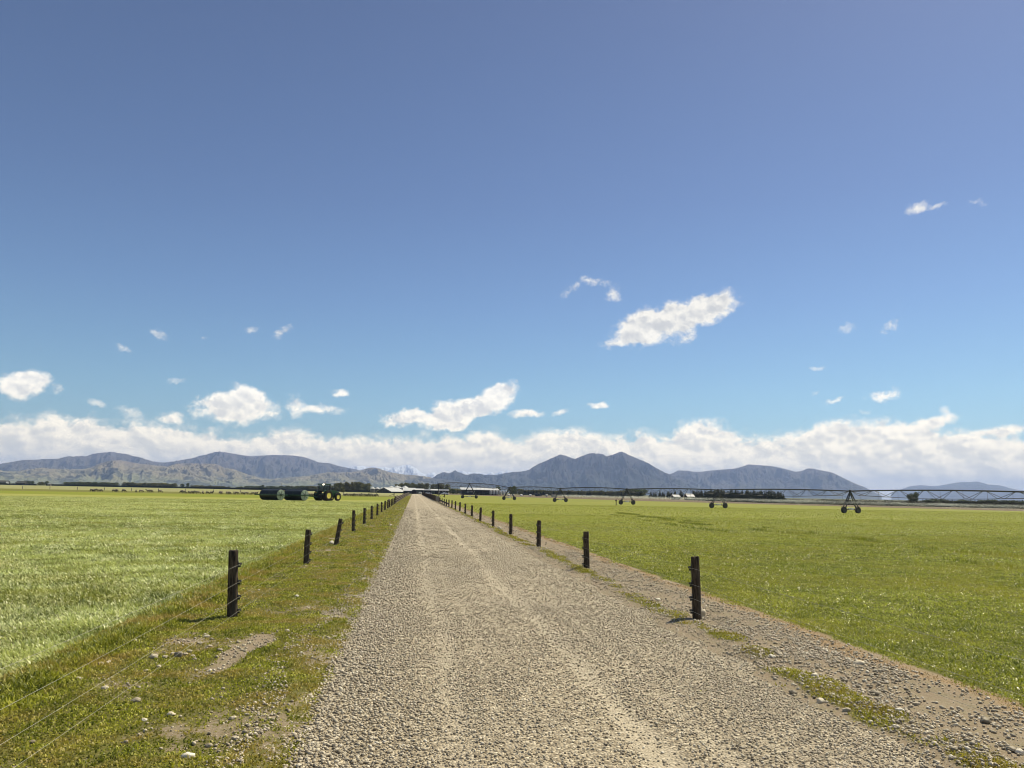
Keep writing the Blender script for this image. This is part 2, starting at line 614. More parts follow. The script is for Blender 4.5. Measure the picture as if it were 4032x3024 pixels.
m, t = material("cab_glass")
gl = t.bsdf((.06, .10, .11), 0.06, 0.0, spec=0.8)
tp = t.n("ShaderNodeBsdfTransparent")
tp.inputs["Color"].default_value = (.72, .82, .82, 1)
ms = t.n("ShaderNodeMixShader")
ms.inputs[0].default_value = 0.68
t.l(gl, ms.inputs[1])
t.l(tp.outputs[0], ms.inputs[2])
t.out(ms.outputs[0])
m, t = material("lamp_glow")
t.out(t.bsdf((.9, .8, .6), 0.3, 0.0, **{"Emission Color": (1.0, .86, .6, 1.0), "Emission Strength": 14.0}))
m, t = material("lamp_amber")
t.out(t.bsdf((.9, .55, .2), 0.3, 0.0, **{"Emission Color": (1.0, .62, .25, 1.0), "Emission Strength": 1.4}))

# river stone: one colour per stone from its tint
m, t = material("river_stone")
a = t.attr("tint")
c = t.ramp(a, [(0.0, (.10, .082, .052)), (0.18, (.26, .218, .145)), (0.5, (.45, .385, .268)), (0.85, (.66, .58, .42)), (1.0, (.82, .76, .62))])
f = t.noise(t.pos(), 70.0, 3.0, 0.6)
c = t.mix(t.ss(f, 0.35, 0.75, 0.0, 0.35), c, (.23, .19, .135))
t.out(t.bsdf(c, 0.62, spec=0.45))

# gravel of the road: stones too small to model, worn wheel tracks of paler dirt
m, t = material("gravel_surface")
P = t.pos()
vo = t.n("ShaderNodeTexVoronoi", feature="F1")
t.l(P, vo.inputs["Vector"])
vo.inputs["Scale"].default_value = 32.0
vo.inputs["Randomness"].default_value = 1.0
vs = t.n("ShaderNodeSeparateColor")
t.l(vo.outputs["Color"], vs.inputs[0])
stone = t.ramp(vs.outputs[0], [(0.0, (.15, .12, .075)), (0.3, (.335, .277, .185)), (0.75, (.46, .39, .27)), (1.0, (.68, .60, .44))])
big = t.noise(t.scale(P, (1.0, 0.22, 1.0)), 0.9, 5.0, 0.6)
patch = t.noise(P, 0.35, 4.0, 0.6)
dirt = t.mix(t.noise(P, 9.0, 5.0, 0.65), (.35, .287, .188), (.475, .40, .27))
track = t.attr("track")
fdirt = t.ss(t.m("ADD", t.m("MULTIPLY", track, 0.26), t.m("MULTIPLY", big, 0.66)), 0.42, 0.86)
c = t.mix(fdirt, stone, dirt)
c = t.mix(t.ss(patch, 0.45, 0.7, 0.0, 0.32), c, (.24, .205, .155))
c = t.mix(t.m("MULTIPLY", t.m("MULTIPLY", t.ss(track, 0.2, 0.8), t.ss(big, 0.3, 0.6, 0.35, 1.0)), 0.40), c, (.555, .485, .36))
hgt = t.m("MULTIPLY", t.m("SUBTRACT", 1.0, vo.outputs["Distance"]), t.m("SUBTRACT", 1.0, t.m("MULTIPLY", fdirt, 0.7)))
t.out(t.bsdf(c, 0.85, normal=t.bump(hgt, 0.9, 0.03), spec=0.3))

# verge: dirt and matted low growth by the "cover" attribute
m, t = material("verge_surface")
P = t.pos()
cov = t.attr("cover")
n1 = t.noise(P, 3.0, 6.0, 0.65)
n2 = t.noise(P, 22.0, 5.0, 0.65)
soil = t.mix(n2, (.185, .138, .085), (.35, .28, .185))
soil = t.mix(t.ss(t.noise(P, 6.0, 5.0, 0.65), 0.45, 0.65, 0.0, 0.7), soil, (.25, .215, .12))
soil = t.mix(t.ss(t.noise(P, 45.0, 3.0), 0.55, 0.7), soil, (.38, .34, .28))
grn = t.mix(n1, (.070, .072, .016), (.18, .17, .038))
grn = t.mix(t.ss(n2, 0.5, 0.75, 0.0, 0.6), grn, (.22, .17, .07))
c = t.mix(t.ss(t.m("ADD", cov, t.m("MULTIPLY", t.m("SUBTRACT", n2, 0.5), 1.5)), 0.30, 0.62), soil, grn)
c = t.mix(t.m("MULTIPLY", t.attr("dead"), t.ss(n2, 0.3, 0.6)), c, (.34, .235, .125))
t.out(t.bsdf(c, 0.9, normal=t.bump(n2, 0.7, 0.03), spec=0.2))


def field_mat(name, c1, c2, c3, fine, streak=(1, 1, 1), c4=None, bump=0.8, bd=0.12, thatch=None):
    """crop or pasture seen from afar: broad patches, streaks, fine leaf texture"""
    m, t = material(name)
    P = t.pos()
    a = t.noise(t.scale(P, streak), 0.055, 5.0, 0.6)
    b = t.noise(t.scale(P, streak), 0.45, 5.0, 0.65)
    f = t.noise(P, fine, 4.0, 0.7)
    g = t.noise(P, fine * 0.22, 4.0, 0.65)
    c = t.mix(t.ss(a, 0.34, 0.66), c1, c2)
    c = t.mix(t.ss(b, 0.48, 0.72, 0.0, 0.75), c, c3)
    c = t.mix(t.ss(f, 0.32, 0.72, 0.0, 0.55), c, c4 or c3)
    if thatch is not None:                      # dark soil and stems between the leaves close to the road
        sp = t.n("ShaderNodeSeparateXYZ")
        t.l(P, sp.inputs[0])
        c = t.mix(t.ss(sp.outputs[1], 22.0, 85.0, 0.75, 0.0), c, thatch)
    t.out(t.bsdf(c, 0.75, normal=t.bump(t.m("ADD", f, t.m("MULTIPLY", g, 1.5)), bump, bd), spec=0.08))


field_mat("crop_field", (.32, .335, .09), (.355, .35, .08), (.42, .42, .15), 5.0, (0.35, 1.0, 1.0), (.27, .27, .06), thatch=(.075, .080, .016))
field_mat("pasture_field", (.215, .24, .038), (.255, .262, .042), (.175, .205, .032), 5.0, (0.45, 1.0, 1.0), (.29, .29, .065), thatch=(.065, .068, .010))
field_mat("grazed_field", (.21, .245, .022), (.24, .26, .028), (.195, .215, .022), 1.6, (0.3, 1, 1), bump=0.3)
field_mat("olive_field", (.175, .175, .034), (.19, .182, .040), (.155, .155, .030), 1.2, (0.3, 1, 1), bump=0.3)
field_mat("pale_field", (.30, .295, .12), (.325, .315, .135), (.28, .27, .105), 0.8, (0.3, 1, 1), bump=0.3)
field_mat("ploughed_field", (.155, .118, .072), (.14, .10, .06), (.18, .14, .09), 1.2, (0.25, 1, 1), bump=0.5)
field_mat("stubble_field", (.165, .145, .075), (.15, .135, .065), (.18, .155, .09), 0.8, (0.25, 1, 1), bump=0.3)
field_mat("plain", (.115, .125, .050), (.15, .15, .065), (.10, .115, .045), 0.05, (0.2, 1, 1), bump=0.2, bd=1.0)


# ------------------------------------------------------------------ ground sheets
def sheet(name, pts, z, mat, cat_label=None):
    b = MB()
    b.face(*[(float(x), float(y), z) for x, y in pts])
    me = b.mesh(name, mat)
    if me.polygons[0].normal.z < 0:
        me.flip_normals()
    return tag(link(name, me), cat_label, None, None, "structure")


R0 = 19500.0
sheet("ground", [(-R0, -R0), (R0, -R0), (R0, R0), (-R0, R0)], -0.02, "plain", "flat farmland plain reaching to the mountains")
LX = -4.35
sheet("crop_field", [(-420, -60), (LX, -60), (LX, 176), (-8, 174), (-41, 180), (-91, 183), (-420, 196)], 0.0, "crop_field", "pale green rolled crop field left of the road")
sheet("grazed_field", [(-420, 196.2), (-91, 183.2), (-41, 180.2), (-8, 174.2), (LX, 176.2), (LX, 262), (-60, 247), (-420, 262)], 0.0, "grazed_field", "bright green grazed strip behind the crop")
sheet("olive_field", [(-420, 262.2), (-60, 247.2), (LX, 262.2), (LX, 322), (-150, 338), (-420, 352)], 0.0, "olive_field", "dull olive strip of pasture in front of the far fence")
sheet("pale_field", [(-1400, 360), (-420, 352.2), (-150, 338.2), (LX, 322.2), (LX, 600), (-200, 800), (-1400, 960)], 0.0, "pale_field", "pale far paddock in front of the long hedge")
RX = 7.1
sheet("pasture_field", [(RX, -60), (420, -60), (420, -20), (260, 70), (156, 182), (123, 228), (84, 289), (52, 400), (36, 470), (12, 500), (RX, 500)], 0.0, "pasture_field", "green pasture right of the road")
sheet("ploughed_field", [(RX, 500.3), (12, 500.3), (36.2, 470.2), (52.2, 400.2), (84.2, 289.2), (123.2, 228.2), (156.2, 182.2), (260.2, 70.2), (420, -19), (520, -20), (330, 160), (240, 252), (228, 320), (206, 420), (150, 520), (100, 560), (RX, 560)], 0.0, "ploughed_field", "brown strip of bare soil beyond the pasture")
sheet("stubble_field", [(RX, 560.3), (100, 560.3), (150, 520.3), (206.2, 420.3), (228.2, 320.3), (240.2, 252.3), (330, 160.3), (900, 200), (900, 1300), (RX, 1300)], 0.0, "stubble_field", "dry stubble beyond the brown strip")


def grid_mesh(name, xs, ys, zf, mat, attrs, xf=None):
    X, Y = np.meshgrid(xs, ys)
    if xf is not None:
        X = xf(X, Y)
    Z = zf(X, Y)
    V = np.stack([X, Y, Z], -1).reshape(-1, 3)
    ny, nx = X.shape
    i = (np.arange(ny - 1)[:, None] * nx + np.arange(nx - 1)[None]).ravel()
    Q = np.stack([i, i + 1, i + nx + 1, i + nx], -1)
    return np_mesh(name, V, quads=Q, mat=mat, smooth=True, attrs={k: f(X, Y).ravel() for k, f in attrs.items()})


def gauss(x, c, w):
    return np.exp(-((x - c) / w) ** 2)


def sstep(x, a, b):
    t = np.clip((x - a) / (b - a), 0, 1)
    return t * t * (3 - 2 * t)


def left_edge(y):
    return -1.32 + 0.26 * fbm(y * 0.35, y * 0 + 3.3, 4, 5) + 0.0022 * np.clip(y - 40, 0, 200)


def right_edge(y):
    return 4.78 + 0.20 * fbm(y * 0.4, y * 0 + 8.1, 4, 9)


def tracks(X, Y):
    w = 0.12 * perlin(Y * 0.12, Y * 0 + 2.2, 21)
    n = 0.88 + 0.34 * fbm(X * 0.8, Y * 0.10, 3, 33)
    return np.clip((0.95 * gauss(X, 0.50 + w, 0.19) + gauss(X, 2.30 + w, 0.21) + 0.6 * gauss(X, 2.95 + w, 0.16) + .45 * gauss(X, 1.0 + w, .12)) * n, 0, 1)


def road_z(X, Y):
    e = np.minimum(X - left_edge(Y), right_edge(Y) - X)
    return 0.012 + 0.055 * sstep(e, 0, 2.2) - 0.028 * tracks(X, Y) + 0.010 * fbm(X * 1.1, Y * 0.7, 4, 3) * sstep(e, 0, .6)


ysr = np.concatenate([np.arange(1.5, 45, 0.10), np.arange(45, 140, 0.5), np.arange(140, 546, 4.0)])
road = grid_mesh("gravel_road", np.linspace(0, 1, 76), ysr, road_z, "gravel_surface", {"track": tracks},
                 lambda u, Y: left_edge(Y) + u * (right_edge(Y) - left_edge(Y)))
tag(link("gravel_road", road), "straight gravel farm road with worn wheel tracks", None, None, "structure")


def cover_left(X, Y):
    c = 0.82 + 0.42 * fbm(X * 0.9, Y * 0.55, 5, 51) + 0.30 * fbm(X * 3.1, Y * 2.3, 4, 57)
    c = c - 0.45 * sstep(X, -2.2, -1.2) * np.clip(fbm(X * 0.8, Y * 0.4, 4, 91) + .25, 0, 1) * sstep(-Y, -26, -15) + 0.5 * sstep(-X, 3.6, 4.4)
    c = c - 0.12 * sstep(X, -1.6, -1.1)
    # the bare streak and the stony patch below the nearest post
    c = c - 0.9 * np.exp(-(((X + 2.28) - 0.10 * (Y - 12.2)) / 0.20) ** 2 - ((Y - 12.0) / 1.5) ** 2)
    c = c - 0.45 * np.exp(-((X + 3.15) / 0.55) ** 2 - ((Y - 12.4) / 0.75) ** 2)
    return np.clip(c, 0, 1)


def verge_z_left(X, Y):
    e = np.clip((X + 4.8) / 0.5, 0, 1) * np.clip((-0.9 - X) / 0.4, 0, 1)
    return 0.006 + e * (0.035 + 0.045 * fbm(X * 0.9, Y * 0.7, 5, 61) + 0.03 * cover_left(X, Y))


def dead_right(X, Y):
    j = 0.26 * fbm(Y * 0.5, Y * 0 + 1.1, 4, 77)
    return np.clip(gauss(X, 6.88 + j, 0.24) * 1.1, 0, 1)


def cover_right(X, Y):
    j = 0.22 * fbm(Y * 0.25, Y * 0 + 4.4, 3, 71)
    n = fbm(X * 1.1, Y * 0.8, 5, 81)
    c = gauss(X, 5.2 + j, 0.26) * (0.88 + 1.1 * n) + 0.18 * n + 0.9 * sstep(X, 7.0, 7.3)
    return np.clip(c, 0, 1)


def verge_z_right(X, Y):
    e = np.clip((X - 4.4) / 0.5, 0, 1) * np.clip((7.15 - X) / 0.35, 0, 1)
    return 0.006 + e * (0.022 + 0.035 * fbm(X * 1.0, Y * 0.8, 5, 66) + 0.03 * cover_right(X, Y))


zero = lambda X, Y: np.zeros_like(X)
ysv = np.concatenate([np.arange(1.5, 40, 0.09), np.arange(40, 140, 0.4), np.arange(140, 546, 4.0)])
vl = grid_mesh("left_verge", np.linspace(-4.95, -0.85, 52), ysv, verge_z_left, "verge_surface", {"cover": cover_left, "dead": zero})
tag(link("left_verge", vl), "rough grassy verge between the left fence and the road", None, None, "structure")
vr = grid_mesh("right_verge", np.linspace(4.3, 7.22, 42), ysv, verge_z_right, "verge_surface", {"cover": cover_right, "dead": dead_right})
tag(link("right_verge", vr), "stony verge under the right fence edged by dead orange grass", None, None, "structure")

# ------------------------------------------------------------------ leaf blades
LOA, HIA = -0.64, 0.98                       # the wedge of land the camera (and a step to its side) sees


def blades(name, x, y, z, L, wid, lean_dir, lean, mat, tint, label, parent=None, droop=0.6, twist=0.9):
    n = len(x)
    yaw = lean_dir + rng.normal(0, twist, n) + PI / 2
    wx, wy = np.cos(yaw) * wid / 2, np.sin(yaw) * wid / 2
    lx, ly = np.cos(lean_dir), np.sin(lean_dir)
    a1, a2 = lean, np.clip(lean + droop * rng.uniform(0.3, 1.1, n), 0, 1.75)
    mx, mz = L * 0.52 * np.sin(a1), L * 0.52 * np.cos(a1)
    tx, tz = mx + L * 0.48 * np.sin(a2), mz + L * 0.48 * np.cos(a2)
    V = np.empty((n, 5, 3), np.float32)
    V[:, 0] = np.stack([x - wx, y - wy, z - 0.01], -1)
    V[:, 1] = np.stack([x + wx, y + wy, z - 0.01], -1)
    V[:, 2] = np.stack([x + lx * mx - wx * .85, y + ly * mx - wy * .85, z + mz], -1)
    V[:, 3] = np.stack([x + lx * mx + wx * .85, y + ly * mx + wy * .85, z + mz], -1)
    V[:, 4] = np.stack([x + lx * tx, y + ly * tx, z + np.maximum(tz, 0.01)], -1)
    b = (np.arange(n) * 5)[:, None, None]
    F = np.array([[0, 1, 3], [0, 3, 2], [2, 3, 4]])[None] + b
    me = np_mesh(name, V.reshape(-1, 3), tris=F.reshape(-1, 3), mat=mat, attrs={"tint": np.repeat(tint, 5)})
    return me


def scatter(x0, x1, y0, y1, dens, keep=None):
    n = int((x1 - x0) * (y1 - y0) * dens)
    x = rng.uniform(x0, x1, n)
    y = rng.uniform(y0, y1, n)
    k = (x > LOA * y - 2.2) & (x < HIA * y + 2.6)
    if keep is not None:
        k &= keep(x, y) > rng.uniform(0, 1, n)
    return x[k], y[k]


def join_np(meshes, name, mat):
    """several numpy meshes of triangles joined into one"""
    vs, fs, ts, o = [], [], [], 0
    for me in meshes:
        n = len(me.vertices)
        v = np.empty(n * 3, np.float32)
        me.vertices.foreach_get("co", v)
        f = np.empty(len(me.loops), np.int32)
        me.loops.foreach_get("vertex_index", f)
        tt = np.empty(n, np.float32)
        me.attributes["tint"].data.foreach_get("value", tt)
        vs.append(v.reshape(-1, 3))
        fs.append(f.reshape(-1, 3) + o)
        ts.append(tt)
        o += n
        bpy.data.meshes.remove(me)
    return np_mesh(name, np.concatenate(vs), tris=np.concatenate(fs), mat=mat, attrs={"tint": np.concatenate(ts)})


def tint_of(x, y, s, seed, spread=0.28):
    return np.clip(0.5 + 0.42 * fbm(x * s, y * s, 3, seed) + rng.normal(0, spread, len(x)), 0, 1)


# left: long crop leaves laid over by the wind and the roller
parts = []
for (y0, y1, x0, dens, L, w) in ((5, 16, -14, 1350, .095, .025), (16, 28, -20, 800, .105, .034), (28, 46, -32, 340, .12, .046), (46, 80, -54, 150, .13, .058), (80, 150, -100, 36, .11, .075)):
    x, y = scatter(x0, -4.25 if y0 < 46 else -4.5, y0, y1, dens, lambda x, y: sstep(-x + .45 * fbm(y * .55, y * 0 + 2.7, 4, 15), 4.15 + .25, 5.0) * 0.75 + 0.25 * (x < -4.3))
    n = len(x)
    sw = fbm(x * 0.5, y * 0.5, 3, 101)
    ln = np.clip(1.0 + 0.45 * fbm(x * 0.9, y * 0.9, 3, 111) + rng.normal(0, .42, n), 0.15, 1.5)
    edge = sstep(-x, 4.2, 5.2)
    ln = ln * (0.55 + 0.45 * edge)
    dirn = PI + 0.55 + 1.6 * sw + rng.normal(0, 1.0, n)
    parts.append(blades("b", x, y, np.where(x > -4.95, verge_z_left(x, y), 0.0), L * rng.uniform(.65, 1.2, n), w * rng.uniform(.7, 1.3, n), dirn, ln, "crop_blade",
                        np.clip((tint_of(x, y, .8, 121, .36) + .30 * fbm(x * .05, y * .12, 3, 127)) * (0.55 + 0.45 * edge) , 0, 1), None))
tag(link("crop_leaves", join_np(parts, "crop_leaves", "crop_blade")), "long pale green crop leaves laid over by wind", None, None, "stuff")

# right: shorter upright pasture with a shine on its leaves
parts = []
for (y0, y1, x1, dens, L, w) in ((5, 15, 18, 1700, .062, .018), (15, 28, 28, 850, .068, .026), (28, 48, 48, 290, .08, .038), (48, 85, 84, 95, .085, .045), (85, 160, 155, 16, .10, .075)):
    x, y = scatter(RX - 0.3, x1, y0, y1, dens, lambda x, y: np.clip(sstep(x - 0.38 * fbm(y * 0.9, y * 0 + 6.6, 4, 13), 6.98, 7.25) * (0.90 + .40 * fbm(x * 1.6, y * 1.6, 4, 131)), 0, 1))
    n = len(x)
    hh = 0.78 + 0.60 * np.clip(fbm(x * 1.4, y * 1.4, 4, 141), -.6, .9)
    parts.append(blades("b", x, y, np.zeros(n), L * hh * rng.uniform(.6, 1.3, n), w * rng.uniform(.7, 1.3, n), rng.uniform(0, 2 * PI, n),
                        np.clip(rng.normal(.88, .40, n), 0.05, 1.5), "field_blade", np.clip(tint_of(x, y, 1.3, 151, .40) + .22 * fbm(x * .05, y * .10, 3, 157), 0, 1), None, droop=.8))
# the wheel ruts of the irrigator, overgrown with darker, longer grass
RUT = np.array([ground_at(*p)[:2] for p in ((2430, 2020), (2500, 2031), (2708, 2062), (2998, 2090), (3386, 2124), (3539, 2156), (3940, 2187), (4200, 2210))])
for rut, wdt, nb in ((RUT, .5, 60), (RUT + np.array([1.6, 9.5]), .4, 34), (RUT + np.array([-3.0, -9.0]), .35, 22)):
    seg = np.concatenate([[0], np.cumsum(np.linalg.norm(np.diff(rut, axis=0), axis=1))])
    s = rng.uniform(0, seg[-1], int(seg[-1] * nb))
    k = fbm(s * .16, s * 0 + nb, 3, 161) > .08
    s = s[k]
    x = np.interp(s, seg, rut[:, 0]) + rng.normal(0, wdt * .6, len(s))
    y = np.interp(s, seg, rut[:, 1]) + rng.normal(0, wdt * .6, len(s))
    n = len(s)
    parts.append(blades("b", x, y, np.zeros(n), .20 * rng.uniform(.6, 1.3, n), .035 * rng.uniform(.7, 1.3, n), rng.uniform(0, 2 * PI, n),
                        np.clip(rng.normal(.4, .3, n), 0.05, 1.0), "field_blade", np.zeros(n), None))
tag(link("pasture_grass", join_np(parts, "pasture_grass", "field_blade")), "short green pasture grass of the right field", None, None, "stuff")

# verges: low weeds where the cover attribute says so
parts = []
for (y0, y1, dens, L, w) in ((5, 15, 2600, .046, .016), (15, 28, 1100, .055, .021), (28, 50, 360, .08, .028), (50, 90, 90, .11, .05), (90, 300, 12, .14, .10)):
    x, y = scatter(-4.75, -0.9, y0, y1, dens, lambda x, y: np.clip(cover_left(x, y) * 1.5 - .42, 0, 1))
    n = len(x)
    tall = sstep(-x, 3.5, 4.5)
    parts.append(blades("b", x, y, verge_z_left(x, y), L * (0.7 + 1.6 * tall) * rng.uniform(.5, 1.4, n), w * rng.uniform(.7, 1.5, n), rng.uniform(0, 2 * PI, n),
                        np.clip(rng.normal(.75, .35, n), 0.05, 1.45), "weed_blade", np.clip(tint_of(x, y, 1.6, 161, .36) - .10 * tall, 0, 1), None, droop=.7))
    x, y = scatter(-1.5, 5.0, y0, y1, dens * 0.25, lambda x, y: np.clip(2.6 * (fbm(x * 1.3, y * 1.0, 4, 171) - .72), 0, 1) * np.clip(gauss(x, -1.1, .7) + .8 * gauss(x, 4.7, .7) + .0, 0, 1))
    n = len(x)
    parts.append(blades("b", x, y, road_z(x, y) + .0, L * rng.uniform(.5, 1.2, n), w * rng.uniform(.7, 1.5, n), rng.uniform(0, 2 * PI, n),
                        np.clip(rng.normal(.75, .35, n), 0.05, 1.45), "weed_blade", tint_of(x, y, .9, 163), None, droop=.7))
tag(link("verge_weeds", join_np(parts, "verge_weeds", "weed_blade")), "low patchy weeds and grass on the left verge", None, None, "stuff")
parts = []
for (y0, y1, dens, L, w) in ((5, 15, 3000, .042, .011), (15, 28, 1100, .05, .016), (28, 50, 320, .07, .025), (50, 110, 80, .09, .05)):
    x, y = scatter(4.5, 6.4, y0, y1, dens, lambda x, y: np.clip(cover_right(x, y) * 1.6 - .5, 0, 1))
    n = len(x)
    parts.append(blades("b", x, y, verge_z_right(x, y), L * rng.uniform(.5, 1.3, n), w * rng.uniform(.7, 1.6, n), rng.uniform(0, 2 * PI, n),
                        np.clip(rng.normal(.8, .35, n), 0.05, 1.45), "moss_blade", tint_of(x, y, 1.2, 181), None, droop=.7))
tag(link("yellow_weeds", join_np(parts, "yellow_weeds", "moss_blade")), "yellow green weeds in a line under the right fence", None, None, "stuff")
parts = []
for (y0, y1, dens, L, w) in ((5, 15, 1100, .034, .006), (15, 28, 520, .038, .011), (28, 50, 200, .045, .02), (50, 110, 50, .06, .045)):
    x, y = scatter(6.2, 7.6, y0, y1, dens, lambda x, y: np.clip(dead_right(x, y) * 1.5 - .55, 0, 1))
    n = len(x)
    parts.append(blades("b", x, y, verge_z_right(x, y), L * rng.uniform(.5, 1.3, n), w * rng.uniform(.7, 1.4, n), rng.uniform(0, 2 * PI, n),
                        np.clip(rng.normal(.95, .35, n), 0.1, 1.5), "dead_blade", tint_of(x, y, 1.2, 191), None, droop=.5))
tag(link("dead_grass", join_np(parts, "dead_grass", "dead_blade")), "strip of dead orange grass along the pasture edge", None, None, "stuff")


# ------------------------------------------------------------------ stones
def stone_shape(sub, seed, flat=0.62):
    bm = bmesh.new()
    bmesh.ops.create_icosphere(bm, subdivisions=sub, radius=1.0)
    r = np.random.default_rng(seed)
    co = np.array([v.co[:] for v in bm.verts])
    fc = np.array([[v.index for v in f.verts] for f in bm.faces])
    bm.free()
    for _ in range(5):                          # cut a few flats, as water and crusher leave them
        d = r.normal(size=3)
        d /= np.linalg.norm(d)
        k = co @ d
        lim = r.uniform(.55, .85)
        co = co - np.outer(np.clip(k - lim, 0, 9) * .9, d)
    co = co * (1 + .10 * r.normal(size=(len(co), 1)))
    return co * np.array([1.0, r.uniform(.62, .9), flat * r.uniform(.75, 1.15)]), fc


def stones(name, x, y, z, size, sub, tint, mat="river_stone"):
    shapes = [stone_shape(sub, 300 + k) for k in range(9)]
    which = rng.integers(0, 9, len(x))
    vs, fs, ts, o = [], [], [], 0
    for k, (co, fc) in enumerate(shapes):
        s = which == k
        n = int(s.sum())
        if not n:
            continue
        a = rng.uniform(0, 2 * PI, n)
        tl = rng.normal(0, .22, n)
        c0, s0 = np.cos(a), np.sin(a)
        P = co[None] * size[s][:, None, None]
        zt = P[..., 2] + np.sin(tl)[:, None] * P[..., 0]
        X = P[..., 0] * c0[:, None] - P[..., 1] * s0[:, None]
        Y = P[..., 0] * s0[:, None] + P[..., 1] * c0[:, None]
        V = np.stack([X + x[s][:, None], Y + y[s][:, None], zt + (z[s] + size[s] * .32)[:, None]], -1)
        nv = len(co)
        vs.append(V.reshape(-1, 3))
        fs.append((fc[None] + (np.arange(n) * nv)[:, None, None] + o).reshape(-1, 3))
        ts.append(np.repeat(tint[s], nv))
        o += n * nv
    return np_mesh(name, np.concatenate(vs), tris=np.concatenate(fs), mat=mat, smooth=True, attrs={"tint": np.concatenate(ts)})


parts = []
for (y0, y1, dens, s0, s1, sub) in ((5.2, 10, 1050, .0075, .022, 1), (10, 16, 720, .008, .0235, 1), (16, 30, 290, .0095, .026, 1), (30, 62, 62, .015, .036, 1), (62, 110, 12, .025, .05, 1)):
    def keep(x, y):
        e = np.minimum(x - left_edge(y), right_edge(y) - x)
        side = gauss(x, -0.7, 0.75)
        return np.clip(np.maximum(0.72 + .45 * fbm(x * .9, y * .35, 4, 201) + .5 * side - .50 * tracks(x, y), .30) * (1 - .85 * sstep(y, 78, 110)) * (1 - .55 * sstep(y, 48, 62) * (y < 62)) * sstep(e, -.55, .25), 0, 1)
    x, y = scatter(-1.9, 5.4, y0, y1, dens, keep)
    n = len(x)
    size = s0 + (s1 - s0) * rng.uniform(0, 1, n) ** 1.8
    size *= 1 + .45 * gauss(x, -0.8, .7)
    z = np.where((x > left_edge(y)) & (x < right_edge(y)), road_z(x, y), np.where(x < 2, verge_z_left(x, y), verge_z_right(x, y)))
    parts.append(stones("s", x, y, z, size, sub, np.clip(rng.beta(2.2, 2.0, n), 0, 1)))
tag(link("gravel", join_np(parts, "gravel", "river_stone")), "loose grey river gravel strewn over the road", None, None, "stuff")
parts = []
for (y0, y1, dens, s0, s1, sub) in ((5.2, 16, 950, .006, .034, 1), (16, 34, 230, .010, .040, 1), (34, 90, 14, .03, .07, 1)):
    def keep(x, y):
        r = sstep(x, 4.5, 5.1) * sstep(-x, -7.1, -6.5) * np.clip(.75 + .9 * fbm(x * .9, y * .6, 4, 211), 0, 1)
        l = np.clip(.06 + .45 * (0.55 - cover_left(x, y)), 0, 1) * sstep(-x, .9, 1.4) * sstep(x, -4.4, -3.6)
        return np.where(x > 2, r, l)
    x, y = scatter(-4.5, 7.2, y0, y1, dens, keep)
    n = len(x)
    size = s0 + (s1 - s0) * rng.uniform(0, 1, n) ** 2.6
    z = np.where(x < 2, verge_z_left(x, y), verge_z_right(x, y))
    parts.append(stones("s", x, y, z, size, sub, np.clip(rng.beta(2.4, 2.0, n), 0, 1)))
tag(link("verge_gravel", join_np(parts, "verge_gravel", "river_stone")), "scattered stones pressed into both verges", None, None, "stuff")


def cobble(px, py, wpx, label, tint=.6, tall=.6, group=None):
    g = ground_at(px, py)
    z = verge_z_left(g[:1], g[1:2])[0] if g[0] < 2 else verge_z_right(g[:1], g[1:2])[0]
    depth = float(g @ CF) + 0.2
    r = 0.5 * wpx * depth / FPX
    co, fc = stone_shape(3, random.randint(0, 9999), tall)
    ln = np.linalg.norm(co, axis=1, keepdims=True)
    co = co * (1 + .03 * np.sin(co[:, :1] * 7 + co[:, 1:2] * 5)) * r
    a = random.uniform(-.5, .5)
    c0, s0 = math.cos(a), math.sin(a)
    co = np.stack([co[:, 0] * c0 - co[:, 1] * s0, co[:, 0] * s0 + co[:, 1] * c0, co[:, 2]], -1)
    me = np_mesh("river_cobble", co, tris=fc, mat="river_stone", smooth=True, attrs={"tint": np.full(len(co), tint)})
    o = link("river_cobble", me, None, (g[0], g[1], z + r * tall * .45))
    return tag(o, label, "stone", group or "loose cobbles on the verges")


def L1(zx, zy):
    return zx / 1.62, 2000 + zy / 1.62


def R3(zx, zy):
    return 2500 + zx / 1.444, 2000 + zy / 1.444


for zx, zy, w, lab, ti in (
        (972, 988, 58, "large rounded tan cobble, biggest in the stone patch below the nearest left post", .62),
        (1140, 972, 62, "long dark grey cobble in the middle of the left stone patch", .22),
        (690, 1022, 38, "pale round cobble right of its darker twin, left of the stone patch", .72),
        (645, 1032, 40, "grey brown cobble touching a paler one, left of the stone patch", .42),
        (1335, 903, 34, "tan cobble at the back right edge of the left stone patch", .5),
        (1400, 936, 36, "brown cobble at the right end of the left stone patch", .35),
        (665, 1202, 52, "flat pale cobble alone in weeds under the lowest left wire", .8),
        (862, 1274, 60, "flat grey slab of stone alone in the left weeds", .45),
        (1088, 1370, 54, "pale flat stone in the middle of the near left verge", .82),
        (915, 1392, 38, "small white egg shaped stone among the near left weeds", .95),
        (505, 1132, 46, "pale angular stone between the two lower left wires", .85),
        (1195, 1630, 82, "white block of stone at the very bottom of the left verge", 1.0),
        (1328, 1542, 46, "smooth grey oval cobble above the white block", .4),
        (1480, 1386, 46, "cream oval cobble on bare dirt beside the road edge", .85),
        (1497, 1510, 46, "round cream cobble by the gravel edge, right of the grey oval one", .75),
        (1830, 816, 30, "cream stone alone in the verge grass right of the nearest left post", .85),
        (1892, 590, 26, "white stone in the grass between the first two left posts", .95),
        (1545, 1346, 34, "tan cobble just right of the cream oval one", .5),
        (1390, 1642, 42, "grey cobble at the bottom edge right of the white block", .5),
        (200, 1530, 44, "dark cobble in the bottom left corner weeds", .15)):
    cobble(*L1(zx, zy), w / 1.62, lab, ti)
